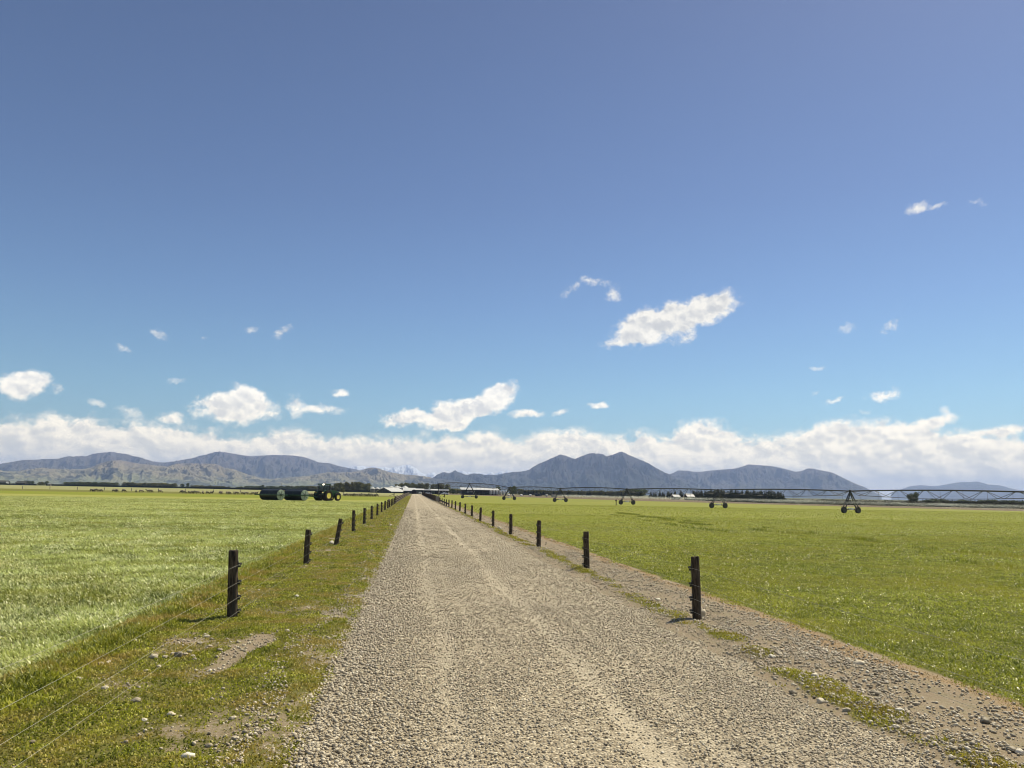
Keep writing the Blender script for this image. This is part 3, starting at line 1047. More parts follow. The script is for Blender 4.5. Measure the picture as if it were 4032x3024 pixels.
for zx, zy, w in ((1180, 958, 40), (1225, 968, 40), (1050, 985, 38), (1315, 850, 40), (1205, 940, 36), (1270, 892, 36), (1100, 962, 34), (1240, 990, 32), (1010, 1030, 34), (930, 1065, 34), (860, 905, 40), (1520, 880, 28)):
    cobble(*L1(zx, zy), w / 1.62, "grey river cobble in the stone patch below the nearest left post", random.uniform(.3, .85), group="cobbles of the left stone patch")
for zx, zy, w, lab, ti, tall in (
        (386, 620, 44, "tall pale boulder leaning on the foot of the nearest right post", .75, 1.3),
        (130, 530, 34, "white cobble left behind the nearest right post", .95, .6),
        (1055, 1122, 56, "slanting pale stone in bare dirt of the right verge", .85, .5),
        (897, 1066, 46, "dark brown cobble at the edge of the road gravel", .12, .6),
        (1370, 1068, 64, "large dark flat rock in the right stony strip", .16, .5),
        (1195, 1000, 36, "dark pointed stone beside the yellow weeds", .2, .8),
        (1026, 986, 42, "cream cobble sitting on the yellow weeds", .88, .6),
        (1507, 1194, 46, "round white stone in the line of yellow weeds", 1.0, .6),
        (1202, 1176, 44, "grey tan cobble on the dirt below the slanting pale stone", .5, .6),
        (1602, 1142, 42, "brown grey cobble alone in the right stony strip", .4, .6),
        (1990, 1242, 66, "largest dark cobble near the right edge of the picture", .14, .6),
        (1668, 1310, 48, "pale flat cobble on the lower weed line", .85, .5),
        (1902, 1326, 44, "tan cobble right of the lower weed line", .55, .6),
        (2142, 1412, 64, "dark flat stone in the bottom right corner", .25, .5),
        (2188, 1422, 52, "white stone in the bottom right corner beside a dark one", .95, .6),
        (1275, 898, 70, "broad pale slab half buried in the right stony strip", .8, .35),
        (782, 862, 40, "white cobble between two clumps of yellow weed", .95, .6)):
    cobble(*R3(zx, zy), w / 1.444, lab, ti, tall)
cobble(1240 + 340 / 5.185, 1940 + 1085 / 5.185, 17, "white square rock beside the leaning left post", 1.0, .9)
cobble(1680 + 1490 / 5.185, 1920 + 850 / 5.185, 15, "white boulder between the second and third right posts", 1.0, .8)
cobble(1240 + 1552 / 5.185, 1940 + 675 / 5.185, 11, "white long stone on the left edge of the road far along", 1.0, .6)


# ------------------------------------------------------------------ mountains
def hill_mat(name, low, mid, high, scree, forest_and_shadow, z0, z1, wood=0.35, snow=None, pale=0.3):
    m, t = material(name)
    P = t.pos()
    sp = t.n("ShaderNodeSeparateXYZ")
    t.l(P, sp.inputs[0])
    z = sp.outputs[2]
    n1 = t.noise(P, 0.0030, 6.0, 0.62)
    n2 = t.noise(P, 0.018, 5.0, 0.65)
    n3 = t.noise(t.scale(P, (1.0, 1.0, 0.35)), 0.0075, 5.0, 0.6)
    zz = t.m("ADD", z, t.m("MULTIPLY", t.m("SUBTRACT", n1, 0.5), (z1 - z0) * 0.9))
    c = t.mix(t.ss(zz, z0, z0 + (z1 - z0) * .45), low, mid)
    c = t.mix(t.ss(zz, z0 + (z1 - z0) * .45, z1), c, high)
    c = t.mix(t.ss(n2, 0.40, 0.70, 0.0, 0.45), c, t.mix(0.5, c, mid))
    c = t.mix(t.ss(n3, 0.60, 0.66, 0.0, pale), c, scree)
    steep = t.n("ShaderNodeSeparateXYZ")
    t.l(t.n("ShaderNodeNewGeometry").outputs["Normal"], steep.inputs[0])
    fo = t.ss(t.noise(t.scale(P, (1.0, 1.0, 1.6)), 0.0062, 5.0, 0.62), 0.505, 0.54, 0.0, 1.0)
    c = t.mix(t.m("MULTIPLY", t.m("MULTIPLY", fo, t.ss(zz, z0 + (z1 - z0) * .30, z0 + (z1 - z0) * .62, 1.0, 0.0)), wood), c, forest_and_shadow)
    if snow is not None:
        s = t.m("ADD", t.m("MULTIPLY", t.m("SUBTRACT", n2, 0.5), (z1 - z0) * .7), z)
        c = t.mix(t.m("MULTIPLY", t.ss(s, snow, snow + (z1 - z0) * .12), t.ss(steep.outputs[2], 0.30, 0.55)), c, (.86, .88, .90))
    t.out(t.bsdf(c, 0.95, normal=t.bump(n2, 0.9, 14.0), spec=0.1))


hill_mat("tussock_range", (.095, .095, .055), (.10, .086, .070), (.10, .082, .082), (.19, .17, .15), (.030, .036, .03), 30, 430, 0.5)
hill_mat("tussock_foothills", (.19, .20, .10), (.24, .205, .125), (.20, .165, .125), (.32, .28, .20), (.06, .066, .05), 10, 230, 0.75)  # its dark patches are woodland and painted cloud shadow together
hill_mat("dark_massif", (.044, .050, .032), (.050, .045, .040), (.070, .058, .053), (.15, .14, .125), (.03, .038, .028), 20, 480, 0.6, pale=0.35)  # dark rock and forest, with the cloud's shadow put into these colours
hill_mat("dark_spur", (.060, .066, .045), (.060, .062, .045), (.07, .066, .05), (.12, .115, .09), (.035, .042, .03), 10, 110, 0.6)
hill_mat("right_range", (.10, .10, .065), (.098, .086, .076), (.11, .092, .088), (.17, .155, .14), (.045, .052, .04), 20, 400, 0.6)
hill_mat("far_range", (.11, .105, .09), (.10, .095, .09), (.12, .115, .11), (.17, .17, .17), (.06, .065, .06), 30, 330, 0.4, snow=330)
hill_mat("alpine_snow", (.16, .16, .17), (.22, .22, .23), (.5, .5, .52), (.6, .6, .6), (.12, .12, .13), 60, 300, 0.2, snow=110)


def range_mesh(name, label, mat, trace, dist, front, back, seed, cols=900, rows=120, rough=.5, wave=1500.0, power=1.0, jag=0.0, spur=0.35):
    """a mountain range: its skyline is traced as seen, its body is a height field `front` metres deep before the crest and `back` behind"""
    tr = np.array(trace, float)
    azs, els = [], []
    for px, py in tr:
        d = ray(px, py)
        azs.append(math.atan2(d[0], d[1]))
        els.append(d[2] / math.hypot(d[0], d[1]))
    azs, els = np.array(azs), np.array(els)
    o = np.argsort(azs)
    azs, els = azs[o], els[o]
    A = np.linspace(azs[0], azs[-1], cols)
    E = np.interp(A, azs, els)
    k = max(3, cols // 260) | 1
    E = np.convolve(np.pad(E, k // 2, mode="edge"), np.ones(k) / k, "valid")[:cols]
    E = np.maximum(E + jag * fbm(A * 240, A * 0 + seed * .3, 4, seed), 0.0002)
    v = np.linspace(0, 1, rows)
    split = 0.62
    D = np.where(v < split, dist - front * (1 - v / split), dist + back * (v - split) / (1 - split))
    prof = np.where(v < split, (v / split) ** power, ((1 - v) / (1 - split)) ** .8)
    AA, DD = np.meshgrid(A, D)
    dw = front * 0.16 * fbm(AA * 38, AA * 0 + 1.7 * seed, 3, seed + 3)
    DD2 = DD + dw * (np.sin(np.clip(v, 0, 1) * PI) ** 1)[:, None]
    X, Y = np.sin(AA) * DD2, np.cos(AA) * DD2
    wx = wave * .35 * fbm(X / wave / 1.6, Y / wave / 1.6, 3, seed + 50)
    wy = wave * .35 * fbm(X / wave / 1.6 + 9, Y / wave / 1.6, 3, seed + 60)
    r = ridged((X + wx) / wave, (Y + wy) / (wave * 1.35), 6, seed)
    # spurs and gullies that run down towards the plain
    ux = (AA * dist + wave * .55 * fbm(X / wave, Y / wave, 4, seed + 70)) / (wave * .55)
    g = 1 - np.abs(perlin(ux, (DD - dist) / (wave * 2.6) + seed, seed + 80))
    g2 = 1 - np.abs(perlin(ux * 2.3 + 5, (DD - dist) / (wave * 1.4), seed + 81))
    env = np.clip(prof, 0, 1)[:, None]
    H0 = E[None] * dist
    fade = (1 - .88 * sstep(env, .55, 1.0))
    body = env + env ** .55 * fade * (rough * (r - .42) + spur * ((g - .62) + .45 * (g2 - .62)))
    Z = H0 * np.clip(body, -.02, 3)
    el = (Z) / DD2
    mx = el.max(0)
    f = E / np.maximum(mx, 1e-6)
    kk = 9
    f = np.convolve(np.pad(f, kk // 2, mode="edge"), np.ones(kk) / kk, "valid")[:cols]
    Z = Z * f[None] + EYE * env
    Z[0] = -6.0
    Z[-1] = -6.0
    V = np.stack([X, Y, Z], -1).reshape(-1, 3)
    i = (np.arange(rows - 1)[:, None] * cols + np.arange(cols - 1)[None]).ravel()
    Q = np.stack([i, i + 1, i + cols + 1, i + cols], -1)
    me = np_mesh(name, V, quads=Q, mat=mat, smooth=True)
    return tag(link(name, me), label, None, None, "structure")


def zp(ox, oy, s, pts):
    return [(ox + x / s, oy + y / s) for x, y in pts]


Z1, Z2, Z3, Z4 = (0, 1740, 3.072), (640, 1740, 3.072), (1300, 1740, 3.072), (1980, 1740, 3.072)
Z5, Z7 = (2640, 1780, 2.765), (3400, 1840, 3.5)
trace = [(-1400, 1835), (-900, 1800), (-400, 1842)] + zp(*Z1, [(0, 265), (90, 250), (180, 235), (300, 215), (400, 217), (550, 205), (700, 205), (820, 172), (900, 178), (960, 168), (1040, 175), (1120, 145), (1220, 130), (1300, 127), (1340, 117), (1420, 132), (1480, 142), (1540, 145), (1600, 170), (1690, 182), (1760, 210), (1850, 235), (1920, 246)])
trace += zp(*Z2, [(0, 250), (100, 240), (250, 215), (370, 195), (440, 170), (560, 145), (650, 117), (740, 122), (850, 140), (950, 158), (1080, 175), (1180, 165), (1350, 157), (1550, 162), (1700, 180), (1780, 205), (1900, 250), (2020, 255), (2120, 290)])
trace += zp(*Z3, [(0, 258), (100, 290), (200, 310), (330, 335), (450, 380), (600, 440), (800, 540)])
range_mesh("mountain_range", "blue grey tussock mountain range along the left skyline", "tussock_range", trace, 10500, 1500, 900, 11, cols=1300, rows=170, wave=430, rough=.66, spur=.52)
trace = [(-1400, 1850), (-700, 1830)] + zp(*Z1, [(0, 335), (30, 350), (150, 352), (250, 348), (330, 332), (420, 325), (500, 310), (560, 320), (700, 330), (1000, 330), (1090, 315), (1180, 270), (1330, 225), (1440, 220), (1560, 240), (1700, 265), (1800, 275), (1950, 290)])
trace += zp(*Z2, [(0, 290), (60, 300), (160, 262), (350, 258), (640, 265), (700, 290), (760, 318), (850, 325), (950, 365), (1050, 400), (1150, 425), (1300, 450), (1400, 440), (1600, 420), (1750, 415), (1850, 390), (2000, 365), (2130, 370)])
trace += zp(*Z3, [(150, 370), (300, 360), (400, 335), (470, 312), (560, 312), (640, 340), (720, 365), (800, 380), (900, 395), (1000, 400), (1100, 410), (1200, 425), (1250, 440), (1400, 480), (1560, 560)])
range_mesh("foothills", "pale green and tan foothills in front of the left range", "tussock_foothills", trace, 7500, 1150, 600, 23, cols=1600, rows=200, wave=310, rough=.64, spur=.52, power=.95)
trace = zp(*Z3, [(560, 590), (680, 545), (780, 505), (850, 482), (930, 460), (1050, 470), (1150, 447), (1240, 440), (1330, 446), (1500, 470), (1700, 500), (2000, 545), (2212, 580)])
range_mesh("low_spur", "dark wooded spur at the foot of the central massif", "dark_spur", trace, 7000, 520, 400, 31, cols=600, rows=90, wave=240, rough=.45, spur=.4)
trace = zp(*Z3, [(1130, 500), (1240, 435), (1290, 395), (1370, 365), (1440, 380), (1510, 345), (1580, 375), (1650, 400), (1730, 380), (1800, 385), (1880, 400), (1940, 395), (2000, 400)])
trace += zp(*Z4, [(0, 385), (100, 365), (250, 355), (320, 335), (420, 270), (540, 220), (640, 175), (690, 155), (760, 165), (820, 190), (870, 205), (930, 178), (1000, 155), (1070, 132), (1130, 142), (1190, 143), (1250, 172), (1330, 155), (1380, 135), (1430, 117), (1480, 135), (1560, 175), (1660, 215), (1750, 250), (1830, 300), (1920, 350), (1980, 380), (2010, 392), (2080, 425), (2212, 480)])
trace += [(2760, 1925), (2840, 1946)]
range_mesh("central_massif", "dark blue three peaked mountain in the middle distance", "dark_massif", trace, 8600, 1400, 900, 47, cols=1200, rows=190, wave=360, rough=.62, spur=.52, jag=0.0006)
trace = [(2480, 1930), (2560, 1890)] + zp(*Z4, [(1900, 430), (1980, 400), (2060, 375), (2120, 345)])
trace += zp(*Z5, [(90, 200), (190, 202), (240, 213), (330, 215), (440, 200), (560, 190), (640, 185), (700, 180), (800, 152), (850, 133), (960, 142), (1080, 150), (1200, 172), (1290, 195), (1360, 215), (1430, 205), (1490, 178), (1540, 178), (1620, 195), (1760, 222), (1860, 270), (1960, 320), (2050, 360), (2090, 370), (2150, 400), (2230, 440), (2300, 485)])
range_mesh("rounded_range", "rounded blue range right of the central massif", "right_range", trace, 10200, 1300, 800, 59, cols=1000, rows=170, wave=390, rough=.60, spur=.50)
trace = zp(*Z7, [(380, 365), (430, 335), (640, 262), (780, 245), (900, 255), (1000, 260), (1150, 235), (1300, 208), (1400, 203), (1450, 205), (1560, 195), (1650, 215), (1720, 238), (1860, 245), (1960, 270), (2060, 300), (2212, 320)])
trace += [(4200, 1945), (4500, 1935), (5000, 1970), (5200, 1992)]
range_mesh("far_range", "pale far mountain with specks of snow at the right", "far_range", trace, 14500, 1500, 900, 67, cols=600, rows=100, wave=600, rough=.36, spur=.3)
trace = zp(*Z3, [(60, 330), (180, 302), (300, 295), (390, 290), (450, 300), (540, 295), (600, 305), (660, 300), (720, 320), (780, 300), (880, 285), (940, 277), (980, 285), (1040, 320), (1100, 370), (1150, 385), (1200, 380), (1250, 365), (1300, 395), (1420, 410), (1500, 380), (1560, 360), (1600, 345), (1640, 360), (1720, 370), (1800, 365), (1900, 385), (1940, 360), (1990, 385), (2060, 350), (2120, 365), (2150, 345), (2212, 362)])
trace += [(2040, 1880), (2100, 1900)]
range_mesh("snowy_alps", "far snow covered alps showing between the nearer ranges", "alpine_snow", trace, 16200, 1100, 700, 73, cols=900, rows=130, wave=320, rough=.5, spur=.35, jag=0.0005)

# ------------------------------------------------------------------ the air that fades the far things
m = bpy.data.materials.new("haze_air")
m.use_nodes = True
MATS["haze_air"] = m
t = NT(m.node_tree)
pv = t.n("ShaderNodeVolumePrincipled")
pv.inputs["Color"].default_value = (.44, .595, 1.0, 1)
pv.inputs["Density"].default_value = 7.2e-5
pv.inputs["Anisotropy"].default_value = 0.15
o = t.n("ShaderNodeOutputMaterial")
t.l(pv.outputs[0], o.inputs["Volume"])
hz = MB().box((0, 0, 277), (2 * R0 + 400, 2 * R0 + 400, 566)).build("haze", "haze_air")
tag(hz, "thin bluish air between the camera and the mountains", None, None, "stuff")


# ------------------------------------------------------------------ post and wire fences
def post_mesh(name, h, r, seed, n=14):
    rr = np.random.default_rng(seed)
    zs = np.concatenate([[-.25, 0.0], np.linspace(.08, h - .015, 9), [h]])
    ring = rr.uniform(.90, 1.08, n)
    ring = (ring + np.roll(ring, 1)) / 2
    V, ox, oy = [], 0.0, 0.0
    for k, z in enumerate(zs):
        a = np.arange(n) / n * 2 * PI
        ox += rr.normal(0, .0025)
        oy += rr.normal(0, .0025)
        q = r * ring * rr.uniform(.975, 1.025, n) * (1.0 if k < len(zs) - 1 else .90) * (1.06 - .08 * z / h)
        zz = z + (rr.normal(0, .008, n) if k >= len(zs) - 2 else 0)
        V.append(np.stack([q * np.cos(a) + ox, q * np.sin(a) + oy, zz + 0 * a], -1))
    V = np.concatenate(V)
    Q = []
    for k in range(len(zs) - 1):
        for i in range(n):
            Q.append((k * n + i, k * n + (i + 1) % n, (k + 1) * n + (i + 1) % n, (k + 1) * n + i))
    V = np.concatenate([V, [[ox, oy, h - .004]]])
    top = len(V) - 1
    b = (len(zs) - 1) * n
    Tt = [(b + i, b + (i + 1) % n, top) for i in range(n)]
    me = np_mesh(name, V, tris=Tt, quads=Q, mat="post_wood", smooth=True)
    me.set_sharp_from_angle(angle=RAD(40))
    return me


def insulator_mesh():
    b = MB()
    b.lathe([(.0, .0), (.020, .0), (.026, .012), (.016, .022), (.026, .034), (.016, .044), (.022, .056), (.0, .060)], 10, (0, 0, 0), "X")
    b.box((-.004, 0, 0), (.010, .05, .12), bevel=.003)
    b.box((.018, 0, -.045), (.05, .018, .035), bevel=.003)
    return b.mesh("insulator", "insulator_black", True)


INS = insulator_mesh()
WIRE_Z = (.16, .40, .66, .96)


def wire_fence(name, label, cat, xy, side, lean_of, tall_of, lbl):
    root = thing(name, label, cat, (xy[0][0], 0, 0))
    bx = xy[0][0]
    pts = [[] for _ in WIRE_Z]
    for i, (x, y) in enumerate(xy):
        h = tall_of(i)
        p = link("fence_post", post_mesh("fence_post", h, random.uniform(.078, .092), 900 + i * 7 + int(side * 50)), root, (x - bx, y, .03))
        lx, ly = lean_of(i)
        p.rotation_euler = (-ly, lx, random.uniform(0, 6))
        p.rotation_mode = "XYZ"
        q = Matrix.Rotation(-ly, 3, "X") @ Matrix.Rotation(lx, 3, "Y")
        if i in lbl:
            p["label"] = lbl[i]
        p.rotation_euler = q.to_euler()
        for k, z in enumerate(WIRE_Z):
            zz = min(z, h - .10) if h < 1.02 else z
            loc = Vector((side * .086, 0, zz))
            if y < 105:
                o = link("insulator", INS, p, loc)
                o.rotation_euler = (0, 0, 0 if side > 0 else PI)
            w = q @ Vector((side * .135, 0, zz))
            pts[k].append((x - bx + w.x, y + w.y, w.z + .03))
    for k in range(len(WIRE_Z)):
        b = MB()
        full = []
        for a, c in zip(pts[k][:-1], pts[k][1:]):
            for s in (0, .25, .5, .75):
                sag = -.018 * 4 * s * (1 - s) * min(1.0, abs(c[1] - a[1]) / 9)
                full.append((a[0] + (c[0] - a[0]) * s, a[1] + (c[1] - a[1]) * s, a[2] + (c[2] - a[2]) * s + sag))
        full.append(pts[k][-1])
        b.tube(full, .0016, 5)
        b.build("fence_wire", "wire_steel", root)
    return root


LY = [(-3.10, 4.9), (-3.10, 14.56), (-3.18, 24.7), (-3.12, 33.2), (-3.16, 43.1), (-3.20, 53.3), (-3.12, 61.0), (-3.14, 70.4), (-3.16, 80.7), (-3.14, 89.8), (-3.12, 98.8), (-3.06, 103.6), (-3.10, 114.5), (-3.04, 120.5), (-3.0, 127.5)]
LH = [1.1, 1.20, 1.06, 1.10, 1.19, 1.09, 1.08, 1.09, 1.09, 1.09, 1.08, 1.05, 1.03, 1.06, 1.0]
LL = {1: (-.045, 0), 3: (.14, .03), 2: (.0, 0), 4: (-.012, 0)}
lf = wire_fence("wire_fence", "four wire fence of dark round posts left of the gravel road", "fence", LY, 1.0,
                lambda i: LL.get(i, (random.uniform(-.02, .02), random.uniform(-.02, .02))), lambda i: LH[i], {3: "dark fence post leaning to the right"})
b = MB()
b.box((-.02, 101.2, 1.02), (.16, 5.6, .26), rot=Matrix.Rotation(.012, 3, "X"), bevel=.02)
b.build("stay_rail", "post_wood", lf)
RY = [(5.45, 5.0), (5.45, 14.56), (5.45, 24.1), (5.45, 33.4), (5.44, 43.0), (5.42, 52.4), (5.36, 61.8), (5.44, 72.0), (5.43, 81.06), (5.42, 90.6), (5.36, 98.6), (5.26, 105.8), (5.22, 113.9), (5.14, 121.0), (5.08, 128.0), (5.14, 139.0), (5.11, 148.6), (5.3, 160.5)]
RH = [1.1, 1.16, 1.14, 1.13, 1.12, 1.07, 1.07, 1.05, 1.05, 1.06, 1.06, 1.08, 1.08, 1.03, 1.03, 1.0, 1.06, 1.0]
rf = wire_fence("wire_fence", "four wire fence of dark round posts right of the gravel road", "fence", RY, -1.0,
                lambda i: {1: (-.02, 0), 2: (-.01, 0)}.get(i, (random.uniform(-.016, .016), random.uniform(-.02, .02))), lambda i: RH[i], {})
b = MB()
b.box((-.20, 137.0, .50), (.10, 46.0, .24), rot=Matrix.Rotation(.002, 3, "X"), bevel=.02)
b.build("stay_rail", "post_wood", rf)


def yard_fence(label, x0, x1, y0, y1, step, rail_mat, h=1.25):
    root = thing("timber_fence", label, "fence", (x0, y0, 0))
    n = int((y1 - y0) / step)
    for i in range(n + 1):
        f = i / n
        pm = MB().bar((0, 0, -.2), (0, 0, h + random.uniform(-.08, .12)), .09, 8, .08).mesh("fence_post", "post_wood")
        link("fence_post", pm, root, ((x1 - x0) * f, (y1 - y0) * f, 0))
    for z in (.25, .60, .95, 1.2):
        b = MB()
        b.bar((.09, 0, z), (x1 - x0 + .09, y1 - y0, z), .085, 4)
        b.build("fence_rail", rail_mat, root)
    return root


yard_fence("dark timber rail fence carrying on from the left wire fence to the sheds", -3.0, -2.4, 131, 440, 6.2, "rail_wood")
yard_fence("brown timber rail fence along the right of the road near the sheds", 5.2, 4.7, 178, 430, 6.2, "rust_brown")
g = thing("yard_gate", "grey weathered gate of upright boards between right fence and brown rails", "gate", (5.25, 161.5, 0))
for dy in (0.0, 15.5):
    MB().box((0, dy, .62), (.34, .5, 1.3), bevel=.03).build("gate_post", "timber_grey", g)
b = MB()
for i in range(18):
    b.box((0, 1.0 + i * .80, .62), (.05, .22, 1.05))
b.box((.05, 7.8, .95), (.05, 15.0, .12)).box((.05, 7.8, .3), (.05, 15.0, .12))
b.build("gate_panel", "timber_grey", g)

# posts of the paddock fence far out on the left, with its stayed corner post
far = thing("paddock_fence", "thin far fence crossing behind the sheep with a stayed corner post", "fence", (-60, 330, 0))
FP = [(88, 1922.7), (196, 1925), (304, 1926.5), (411, 1928.5), (518, 1931), (624, 1933.5), (731, 1937), (841, 1940), (947, 1941.5), (1354, 1946.5), (1462, 1948)]
ends = []
for px, py in FP:
    g0 = at(px, 1930, 335.0 + (px - 900) * -.012)
    ends.append((g0[0] + 60, g0[1] - 330, 0))
    link("fence_post", MB().bar((0, 0, -.2), (0, 0, 1.2), .14, 8, .13).mesh("fence_post", "timber_grey"), far, ends[-1])
c0 = at(1551.5, 1950, 322.0)
cx0 = (c0[0] + 60, c0[1] - 330, 0)
link("corner_post", MB().bar((0, 0, -.2), (0, 0, 1.15), .17, 10, .16).mesh("corner_post", "post_wood"), far, cx0)
MB().bar((cx0[0], cx0[1], .75), (cx0[0] - 1.9, cx0[1] + .2, .02), .07, 8).build("stay", "post_wood", far)
for z in (.35, .7, 1.05):
    MB().tube([(e[0], e[1], z) for e in ends] + [(cx0[0], cx0[1], z)], .008, 4).build("fence_wire", "wire_steel", far)
g1 = at(1751, 1955, 290.0)
s = thing("strainer_post", "short brown strainer post with a slanting stay by the grey gate", "post", (g1[0], g1[1], 0))
MB().bar((0, 0, -.2), (0, 0, 1.35), .17, 10, .16).build("post", "rust_brown", s)
MB().bar((-.75, 0, .02), (0, 0, .8), .10, 8).build("stay", "rust_brown", s)
hy = ground_at(2426, 1990)
s = thing("hydrant", "lone dark irrigation hydrant with a knob top in the right pasture", "hydrant", (hy[0], hy[1], 0))
MB().bar((0, 0, 0), (0, 0, .95), .085, 10).bar((0, 0, .8), (-.16, 0, 1.0), .05, 8).build("riser", "paint_black", s)
MB().lathe([(0, .86), (.12, .88), (.19, 1.0), (.17, 1.12), (.08, 1.2), (.0, 1.22)], 12).build("valve_head", "paint_black", s, True)
MB().bar((-.05, 0, 1.15), (.10, 0, 1.34), .03, 6).build("handle", "rust_brown", s)

# ------------------------------------------------------------------ the long irrigator
IA, IB = 112.2, -0.35


def irr(y):
    return np.array([IA + IB * y, y, 0.0])


TOW = [266.0, 237.0, 207.5, 178.0, 148.4, 118.7, 89.5, 60.0]
TOP = [5.05, 3.75, 3.62, 3.58, 3.58, 3.58, 3.58, 3.58]
END_Y = 294.0
dirv = np.array([IB, 1.0]) / math.hypot(IB, 1.0)         # along the pipe, away from the camera
nrm = np.array([dirv[1], -dirv[0]])                      # across it, to the right
ir = thing("irrigator", "long lateral irrigator on wheeled towers spanning the right pasture", "irrigator", (*irr(118.7)[:2], 0))
IO = irr(118.7)


def wheel_parts(parent, c, rad, wid, ang, nm="wheel", rim_mat="galvanised", lugs=14, rubber="tyre_rubber"):
    """wheel whose axle lies across the heading `ang` (radians): tyre with lugs, rim as its sub-part"""
    b = MB()
    b.lathe([(rad * .56, -wid * .42), (rad * .80, -wid * .5), (rad * .95, -wid * .46), (rad, -wid * .3), (rad, wid * .3), (rad * .95, wid * .46), (rad * .80, wid * .5), (rad * .56, wid * .42), (rad * .56, -wid * .42)], 28, (0, 0, 0), "Y", False)
    for k in range(lugs):
        for sgn in (-1, 1):
            a = 2 * PI * (k + .25 * sgn) / lugs
            mt = Matrix.Rotation(-a, 3, "Y") @ Matrix.Rotation(.55 * sgn, 3, "Z")
            p = Matrix.Rotation(-a, 3, "Y") @ Vector((rad * 1.015, sgn * wid * .24, 0))
            b.box(p, (rad * .055, wid * .55, rad * .07), rot=mt)
    w = b.build(nm, rubber, parent, True, c)
    w.rotation_euler = (0, 0, ang)
    r = MB()
    r.lathe([(rad * .57, -wid * .40), (rad * .57, wid * .40), (rad * .50, wid * .44), (rad * .46, wid * .38), (rad * .30, wid * .36), (rad * .14, wid * .44), (rad * .001, wid * .44)], 28, (0, 0, 0), "Y", False)
    r.lathe([(rad * .57, -wid * .401), (rad * .50, -wid * .44), (rad * .46, -wid * .38), (rad * .30, -wid * .36), (rad * .14, -wid * .44), (rad * .001, -wid * .44)], 28, (0, 0, 0), "Y", False)
    r.build("rim", rim_mat, w, True)
    return w


hang = math.atan2(nrm[1], nrm[0])


def tower(y, top, half, wr=.53):
    c = irr(y) - IO
    tw = bpy.data.objects.new("tower", None)
    COL.objects.link(tw)
    tw.parent = ir
    tw.location = (c[0], c[1], 0)
    n3 = Vector((nrm[0], nrm[1], 0))
    d3 = Vector((dirv[0], dirv[1], 0))
    b = MB()
    for sgn in (-1, 1):
        for q in (-.28, .28):
            b.bar(d3 * q * .35 + Vector((0, 0, top - .12)), n3 * sgn * (half - .08) + d3 * q + Vector((0, 0, wr + .28)), .095, 6)
        b.bar(n3 * sgn * (half - .1) - d3 * .3 + Vector((0, 0, wr + .28)), n3 * sgn * (half - .1) + d3 * .3 + Vector((0, 0, wr + .28)), .05, 6)
        b.bar(n3 * sgn * (half - .06) + Vector((0, 0, wr + .30)), n3 * sgn * half + Vector((0, 0, wr)), .07, 6)
        b.bar(n3 * sgn * half + Vector((0, 0, wr)), n3 * sgn * (half + 1.0) + Vector((0, 0, wr + 1.0)), .018, 5)
    b.bar(n3 * -half + Vector((0, 0, wr + .12)), n3 * half + Vector((0, 0, wr + .12)), .09, 8)
    b.bar(n3 * -half * .5 + Vector((0, 0, (top + wr) * .58)), n3 * half * .5 + Vector((0, 0, (top + wr) * .58)), .03, 6)
    b.build("tower_frame", "galvanised", tw)
    for sgn in (-1, 1):
        wheel_parts(tw, n3 * sgn * half + Vector((0, 0, wr)), wr, .40, hang, lugs=10, rubber="dusty_rubber")
    bb = MB().box(n3 * .12 + Vector((0, 0, wr + .18)), (.75, .32, .32), rz=hang, bevel=.04)
    bb.box(n3 * -.35 + Vector((0, 0, wr + .2)), (.4, .22, .24), rz=hang, bevel=.03)
    bb.build("drive_motor", "white_paint", tw)
    MB().box(Vector((0, 0, top + .06)), (.34, .26, .30), rz=hang, bevel=.03).bar(Vector((0, 0, top - .3)), Vector((0, 0, top + .1)), .16, 10).build("tower_box", "paint_black", tw)
    return tw


for yy, tt, hf in zip(TOW, TOP, (2.55, 1.80, 1.75, 1.75, 1.72, 1.62, 1.62, 1.62)):
    tower(yy, tt, hf)


